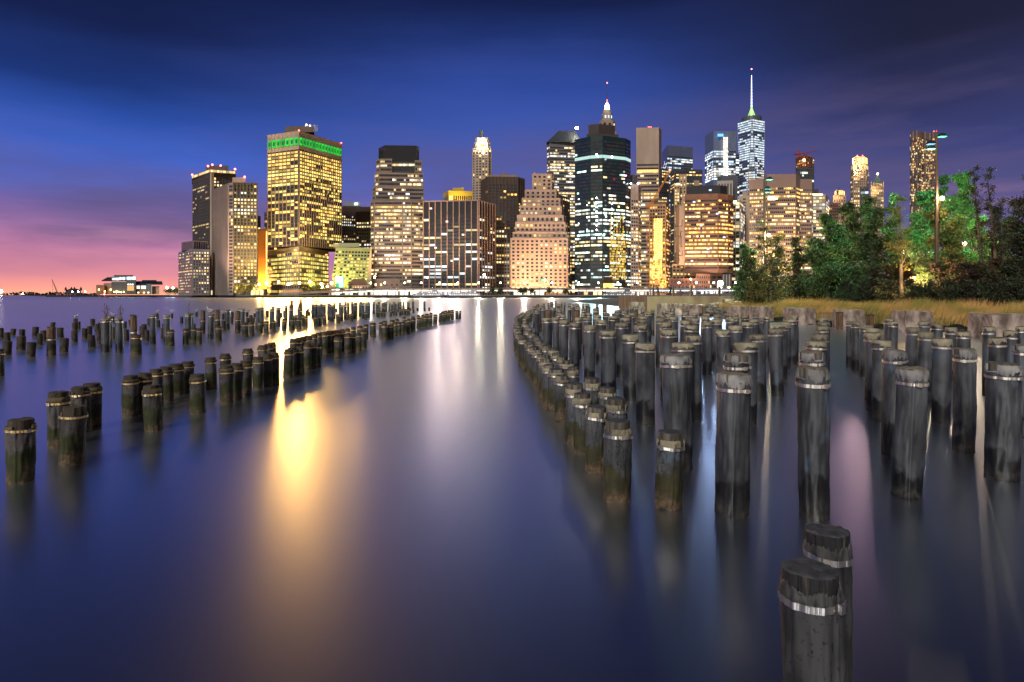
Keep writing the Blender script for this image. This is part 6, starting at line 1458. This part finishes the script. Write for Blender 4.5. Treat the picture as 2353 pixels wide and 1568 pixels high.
# left clump of the bank: sparse autumn bush with dark twigs
tree(1715, 82, None, 560, 3.0, 4200, ['green', 'dark'], 'green bushy sapling at the left end of the bank, in front of the white glow', .16, first=.08, limbs=14, stems=2)
tree(1775, 78, None, 500, 3.0, 3000, ['dark', 'brown', 'yellow'], 'sparse twiggy dark tree right of the short lamp mast', .13, first=.12, limbs=16, stems=3)
tree(1745, 76, None, 590, 2.6, 2600, ['brown', 'yellow', 'dark'], 'low yellowing thicket tree lit from behind under the short lamp mast', .13, first=.05, limbs=14, stems=3)
tree(1830, 80, None, 545, 2.6, 3600, ['dark', 'brown'], 'dark leaning bush tree between the short mast and the big dark green mass', .15, first=.1, limbs=12, stems=2)
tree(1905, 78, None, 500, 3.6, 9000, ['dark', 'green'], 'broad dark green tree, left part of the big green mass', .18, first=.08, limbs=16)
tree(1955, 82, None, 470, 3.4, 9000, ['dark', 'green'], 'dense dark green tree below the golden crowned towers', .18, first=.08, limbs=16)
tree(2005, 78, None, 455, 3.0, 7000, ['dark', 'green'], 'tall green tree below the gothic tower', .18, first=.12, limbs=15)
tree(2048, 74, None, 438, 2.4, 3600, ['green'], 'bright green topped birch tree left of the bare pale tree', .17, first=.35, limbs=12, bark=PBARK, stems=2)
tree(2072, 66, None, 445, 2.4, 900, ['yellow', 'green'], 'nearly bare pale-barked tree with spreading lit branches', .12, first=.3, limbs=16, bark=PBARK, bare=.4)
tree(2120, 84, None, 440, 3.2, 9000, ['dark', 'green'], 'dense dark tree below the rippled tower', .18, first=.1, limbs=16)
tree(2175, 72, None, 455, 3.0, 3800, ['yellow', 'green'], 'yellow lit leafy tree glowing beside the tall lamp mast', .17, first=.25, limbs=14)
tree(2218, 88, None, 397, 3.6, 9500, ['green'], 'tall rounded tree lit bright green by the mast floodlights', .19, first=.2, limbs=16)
tree(2180, 92, None, 400, 3.0, 5200, ['dark', 'green'], 'dark tree top just right of the tall mast, behind the yellow lit tree', .18, first=.3, limbs=14)
tree(2268, 62, None, 375, 2.0, 900, ['dark', 'brown'], 'slender twiggy dark tree, tallest of the right edge, left of a twin', .13, first=.35, limbs=20, stems=2)
tree(2305, 61, None, 377, 1.8, 800, ['dark', 'brown'], 'slender twiggy dark tree right of its taller looking twin', .13, first=.4, limbs=18, stems=2)
tree(2362, 64, None, 392, 3.0, 6500, ['dark', 'brown'], 'dark leafy tree cut by the right edge of the photo', .17, first=.15, limbs=16)
tree(2245, 74, None, 500, 2.6, 3800, ['yellow', 'green'], 'yellow green sapling lit from behind below the bright green tree', .15, first=.15, limbs=12)
tree(2320, 92, None, 500, 3.4, 7000, ['green', 'dark'], 'green rounded tree behind the twin slender trees', .18, first=.15, limbs=14)
tree(2090, 90, None, 520, 3.0, 5200, ['green', 'dark'], 'mid green tree filling the gap behind the bare pale tree', .17, first=.1, limbs=14)
# shrubs along the top of the grass
sk = [(1815, 640, 'dark'), (1848, 618, 'dark'), (1880, 612, 'dark'), (1915, 610, 'dark'), (1950, 618, 'dark'), (1985, 615, 'dark'), (2022, 612, 'brown'), (2056, 604, 'rust'), (2092, 600, 'rust'), (2128, 615, 'dark'), (2165, 608, 'brown'), (2200, 600, 'rust'), (2238, 604, 'brown'), (2272, 608, 'rust'), (2306, 600, 'brown'), (2340, 596, 'brown'), (2380, 600, 'brown')]
dsc = {'dark': 'dark green', 'brown': 'brown', 'rust': 'rusty orange'}
for i, (px, yt, k) in enumerate(sk):
    q = at_s(px, 14.5 + (i % 3)); lm = 'dark green mass' if px < 2000 else ('pale bare tree' if px < 2110 else ('tall lamp mast' if px < 2220 else 'right edge'))
    tree(px, q.y, None, yt, 1.9, 4200, [k, 'dark' if k != 'dark' else 'green'] if i % 2 else [k, 'brown'], '%s rounded shrub behind the grass, %s from left along the bank' % (dsc[k], nth(i)), .13, first=.02, limbs=12, stems=3, name='shrub', group='shrubs above the golden grass', seed=i + 500, cat='shrub', clump=.7)
sk2 = [(1800, 668), (1838, 662), (1875, 655), (1912, 660), (1950, 655), (1990, 660), (2030, 655), (2070, 660), (2110, 655), (2150, 660), (2190, 655), (2230, 660), (2270, 655), (2310, 660), (2350, 655)]
for i, (px, yt) in enumerate(sk2):
    q = at_s(px, 12.2 + (i % 2)); tree(px, q.y, None, yt - 12, 1.3, 3000, ['brown', 'dark'], 'low dark brown shrub at the upper edge of the grass, %s from left' % nth(i), .11, first=.0, limbs=10, stems=3, name='shrub', group='low shrubs at the edge of the grass', seed=i + 700, cat='shrub', clump=.8)
# ------------------------------------------------------------------ lamp masts in the park
def mast(px, d, yt, label, heads, lampy, lampcol, e_lamp):
    q = P(px, d); g = bank_z(q.x, q.y); o = empty('lamp_mast', (q.x, q.y, g)); tag(o, label, 'lamp mast'); H = zat(yt, d) - g
    m2 = MB(); m2.tube((0, 0, 0), (0, 0, H), .20, .13, 10); m2.build('pole', plain('rusty mast', (.12, .075, .05), .6, .2), o)
    m2 = MB(); m2.tube((0, 0, H), (0, 0, H + .9), .03, .015, 5); m2.build('lightning_rod', STEEL, o)
    for (hx, hy, up, col, e, aim) in heads:
        z = zat(hy, d) - g; X = (hx - px) / F * d; m2 = MB(); m2.tube((0, 0, z), (X * .8, 0, z + .08), .05, .04, 6); hd = m2.build('arm', STEEL, o)
        m2 = MB(); m2.loft([Vector((X - .42, -.3, z - .05)), Vector((X + .42, -.3, z - .05)), Vector((X + .42, .3, z - .05)), Vector((X - .42, .3, z - .05))], [Vector((X - .16, -.2, z + .3)), Vector((X + .16, -.2, z + .3)), Vector((X + .16, .2, z + .3)), Vector((X - .16, .2, z + .3))]); hd = m2.build('floodlight_head', STEEL, o)
        m2 = MB(); m2.box(X, 0, z - .09, .74, .5, .05); m2.build('lens', emis('floodlight lens', col, 3.0 if e else 1.6), hd)
        if e:
            l = bpy.data.lights.new('floodlight', 'SPOT'); l.energy = e; l.color = col; l.spot_size = math.radians(95); l.spot_blend = .6; l.shadow_soft_size = .25
            lo = bpy.data.objects.new('floodlight', l); COL.objects.link(lo); lo.parent = o; lo.location = (X, -.1, z - .25); lo.rotation_euler = (-Vector(aim)).to_track_quat('Z', 'Y').to_euler()
    z = zat(lampy, d) - g; m2 = MB(); m2.ball((.42, -.25, z), .24, n=8, k=5); m2.build('lamp_globe', emis('park lamp', lampcol, 10), o); m2 = MB(); m2.tube((0, 0, z + .2), (.42, -.25, z + .24), .03, .03, 5); m2.build('bracket', STEEL, o)
    l = bpy.data.lights.new('lamp_light', 'POINT'); l.energy = e_lamp; l.color = lampcol; l.shadow_soft_size = .3; lo = bpy.data.objects.new('lamp_light', l); COL.objects.link(lo); lo.parent = o; lo.location = (.45, -.7, z)
mast(2152, 70, 306, 'tall rusty mast with three teal floodlights and a yellow lamp halfway up', [(2165, 313, 0, (.12, 1, .45), 42000, (.62, .55, -.42)), (2139, 341, 0, (.25, 1, .62), 16000, (-.72, .25, -.5)), (2139, 330, 0, (.2, .6, 1), 0, (0, 0, -1))], 457, (1, .76, .50), 1500)
mast(1757, 84, 412, 'shorter dark mast behind the twiggy trees at the left end of the bank', [(1768, 412, 0, (.3, 1, .8), 0, (0, 0, -1)), (1763, 434, 0, (.2, .8, .7), 0, (0, 0, -1)), (1763, 441, 0, (.2, .8, .7), 0, (0, 0, -1))], 541, (1, .74, .45), 900)
# path lamps glowing among the trees
def path_lamp(px, d, y, col, e, g, label, r=.3):
    q = P(px, d); gz = bank_z(q.x, q.y); h = zat(y, d) - gz; o = empty('path_lamp', (q.x, q.y, gz)); tag(o, label, 'lamp'); m2 = MB(); m2.tube((0, 0, 0), (0, 0, max(.3, h - r)), .06, .05, 6); m2.build('pole', STEEL, o)
    m2 = MB(); m2.ball((0, 0, h), r, n=8, k=5); m2.build('lamp_globe', emis('path lamp', col, g * .35), o)
    l = bpy.data.lights.new('lamp_light', 'POINT'); l.energy = e; l.color = col; l.shadow_soft_size = .3; lo = bpy.data.objects.new('lamp_light', l); COL.objects.link(lo); lo.parent = o; lo.location = (0, -.9, h)
path_lamp(2070, 88, 582, (1, .92, .62), 1300, 25, 'white glowing path lamp behind the bare pale tree', .5)
path_lamp(1712, 90, 600, (.75, 1, .75), 8000, 30, 'white glowing path lamp behind the green bushy sapling', .6)
path_lamp(1780, 84, 585, (1, .75, .3), 4500, 12, 'golden path lamp inside the yellowing thicket', .35)
path_lamp(2215, 80, 560, (1, .72, .50), 1500, 12, 'golden path lamp among the yellow green saplings', .3)
path_lamp(2100, 64, 640, (1, .6, .25), 2500, 8, 'small orange path lamp low behind the rusty shrubs', .2)
path_lamp(2290, 76, 600, (1, .6, .3), 3500, 8, 'small orange path lamp behind the twin slender trees', .2)
# quay trees in front of the striped tower and by the left lamps
def small_tree(px, d, h, sp, label, mats, zb=GZ, n=380, group=None, ls=.55):
    r = random.Random(int(px * 3)); o = empty('quay_tree', P(px, d, zb)); tag(o, label, 'tree', group); m2 = MB(); m2.tube((0, 0, 0), (0, 0, h * .55), .22, .12, 6)
    for k in range(5): a = k * 1.3; m2.tube((0, 0, h * .4), (math.cos(a) * sp * .5, math.sin(a) * sp * .5, h * .75), .1, .04, 4)
    m2.build('trunk', BARK, o); cm = MB()
    for _ in range(n):
        v_ = Vector((r.gauss(0, .42), r.gauss(0, .42), r.gauss(0, .36))); p = Vector((v_.x * sp, v_.y * sp, h * .68 + v_.z * h * .5)); n_ = Vector((r.uniform(-1, 1), r.uniform(-1, 1), r.uniform(-1, 1))).normalized(); u = n_.orthogonal().normalized() * ls * r.uniform(.5, 1.2); w_ = n_.cross(u) * .8
        cm.quad(p - u, p - w_, p + u, p + w_, r.randrange(len(mats)))
    cm.build('crown', [LM[k] for k in mats], o)
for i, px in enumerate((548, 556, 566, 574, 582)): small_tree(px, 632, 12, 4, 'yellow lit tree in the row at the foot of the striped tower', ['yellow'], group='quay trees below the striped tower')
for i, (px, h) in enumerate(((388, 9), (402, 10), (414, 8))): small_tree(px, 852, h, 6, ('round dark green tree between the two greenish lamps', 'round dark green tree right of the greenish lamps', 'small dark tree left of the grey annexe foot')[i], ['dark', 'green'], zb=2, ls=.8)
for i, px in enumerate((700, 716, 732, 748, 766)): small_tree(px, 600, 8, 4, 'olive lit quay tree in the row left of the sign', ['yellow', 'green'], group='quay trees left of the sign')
for i, px in enumerate((1132, 1150, 1196, 1206, 1222, 1262, 1300)): small_tree(px, 575, 6.5, 3.2, 'dark small quay tree before the bright halls below the pink ziggurat', ['dark'], group='dark quay trees below the ziggurat')
# ------------------------------------------------------------------ gulls on the far stumps
gw = plain('white feathers', (.62, .52, .50), .8); gg = plain('grey wing feathers', (.25, .24, .26), .8)
def gull_mesh():
    g = MB(); g.ball((0, 0, .16), .10, 1, 10, 6); g.v = [(x * 1.9, y * .85, z + (x * .35 if x > 0 else -x * .0)) for x, y, z in g.v]
    g.tube((.13, 0, .22), (.17, 0, .31), .055, .042, 8); g.ball((.185, 0, .345), .052, 1, 8, 5); g.tube((.225, 0, .343), (.29, 0, .325), .018, .005, 5, 1); g.tube((-.12, 0, .16), (-.33, 0, .15), .05, .015, 6, 1)
    for s in (-.03, .03): g.tube((0, s, 0), (0, s, .1), .008, .008, 4, 1)
    return g.mesh('gull', [gw, gg], True)
gm_ = gull_mesh(); b2 = MB()
for s in (-1, 1):
    b2.loft([Vector((.10, s * .075, .16)), Vector((-.25, s * .05, .15)), Vector((-.25, s * .06, .17)), Vector((.10, s * .088, .24))], [Vector((.08, s * .092, .17)), Vector((-.27, s * .055, .16)), Vector((-.27, s * .062, .175)), Vector((.08, s * .095, .23))])
wing_me = b2.mesh('wing', gg)
def find_pile(px, py):
    best = min(PILES, key=lambda p: (p['x'] - px) ** 2 * 1.0 + ((p['yt'] - py) * 1.0) ** 2); return best
C_ = lambda ox, oy, sc, x, y: ((ox + x / sc) / 1.7408, (oy + y / sc) / 1.7408)
gl = [(C_(0, 1200, 3.92, 1186, 293), 'left of the tall strapped pair'), (C_(0, 1200, 3.92, 1778, 265), 'right of the tall strapped pair'), (C_(600, 1180, 3.92, 115, 292), 'behind the tall strapped pile at left'), (C_(600, 1180, 3.92, 345, 292), 'on the second small stump'), (C_(600, 1180, 3.92, 730, 272), 'left of the pale split pile'), (C_(600, 1180, 3.92, 895, 275), 'right of the pale split pile'), (C_(600, 1180, 3.92, 1148, 298), 'between two pale split piles'), (C_(600, 1180, 3.92, 1290, 270), 'left of the last pale split pile'), (C_(600, 1180, 3.92, 1522, 272), 'rightmost of the gulls'), (C_(1450, 1180, 5.87, 1186, 145), 'dark one near the far end of the field')]
for i, ((px, py), tx) in enumerate(gl):
    p = find_pile(px, py); o = link('gull', gm_, loc=(p['p'].x, p['p'].y, p['h'] + .015)); o.scale = (1.15,) * 3; o.rotation_euler = (0, 0, (.2, 3.3, .1, 2.9, .3, 3.0, .5, 2.6, 3.2, 2.8)[i]); link('wing', wing_me, o)
    tag(o, 'gull perched on a pile top, ' + tx, 'gull', 'gulls on the left field')
# dry plants growing on some pile tops
dryc = plain('dry stalks', (.18, .10, .05), .9)
for (px, py), n, hh, tx in ((C_(0, 1200, 3.92, 1655, 290), 9, .55, 'left of the strapped pair'), (C_(0, 1200, 3.92, 1878, 285), 8, .6, 'right of the strapped pair'), (C_(1100, 1180, 5.8725, 385, 240), 60, .45, 'left of two grassy stumps in the gold water'), (C_(1100, 1180, 5.8725, 607, 215), 60, .5, 'right of two grassy stumps in the gold water'), (C_(600, 1180, 3.92, 605, 288), 4, .5, 'left of the pale split piles')):
    p = find_pile(px, py); o = MB(); r = random.Random(int(px))
    for _ in range(n):
        a = r.uniform(0, 6.28); q = r.uniform(0, .17); b0 = Vector((q * math.cos(a), q * math.sin(a), 0)); t1 = b0 + Vector((r.uniform(-.12, .12), r.uniform(-.1, .1), hh * r.uniform(.4, 1))); t2 = t1 + Vector((r.uniform(-.1, .1), 0, hh * r.uniform(.1, .4))); o.path([b0, t1, t2], [.010, .008, .004], 4)
        if r.random() < .5: o.ball(t2, .022, 1.6, 5, 3)
    tag(o.build('dry_plant', dryc, loc=(p['p'].x, p['p'].y, p['h'])), 'dry stalks growing from a pile top, ' + tx, 'plant')
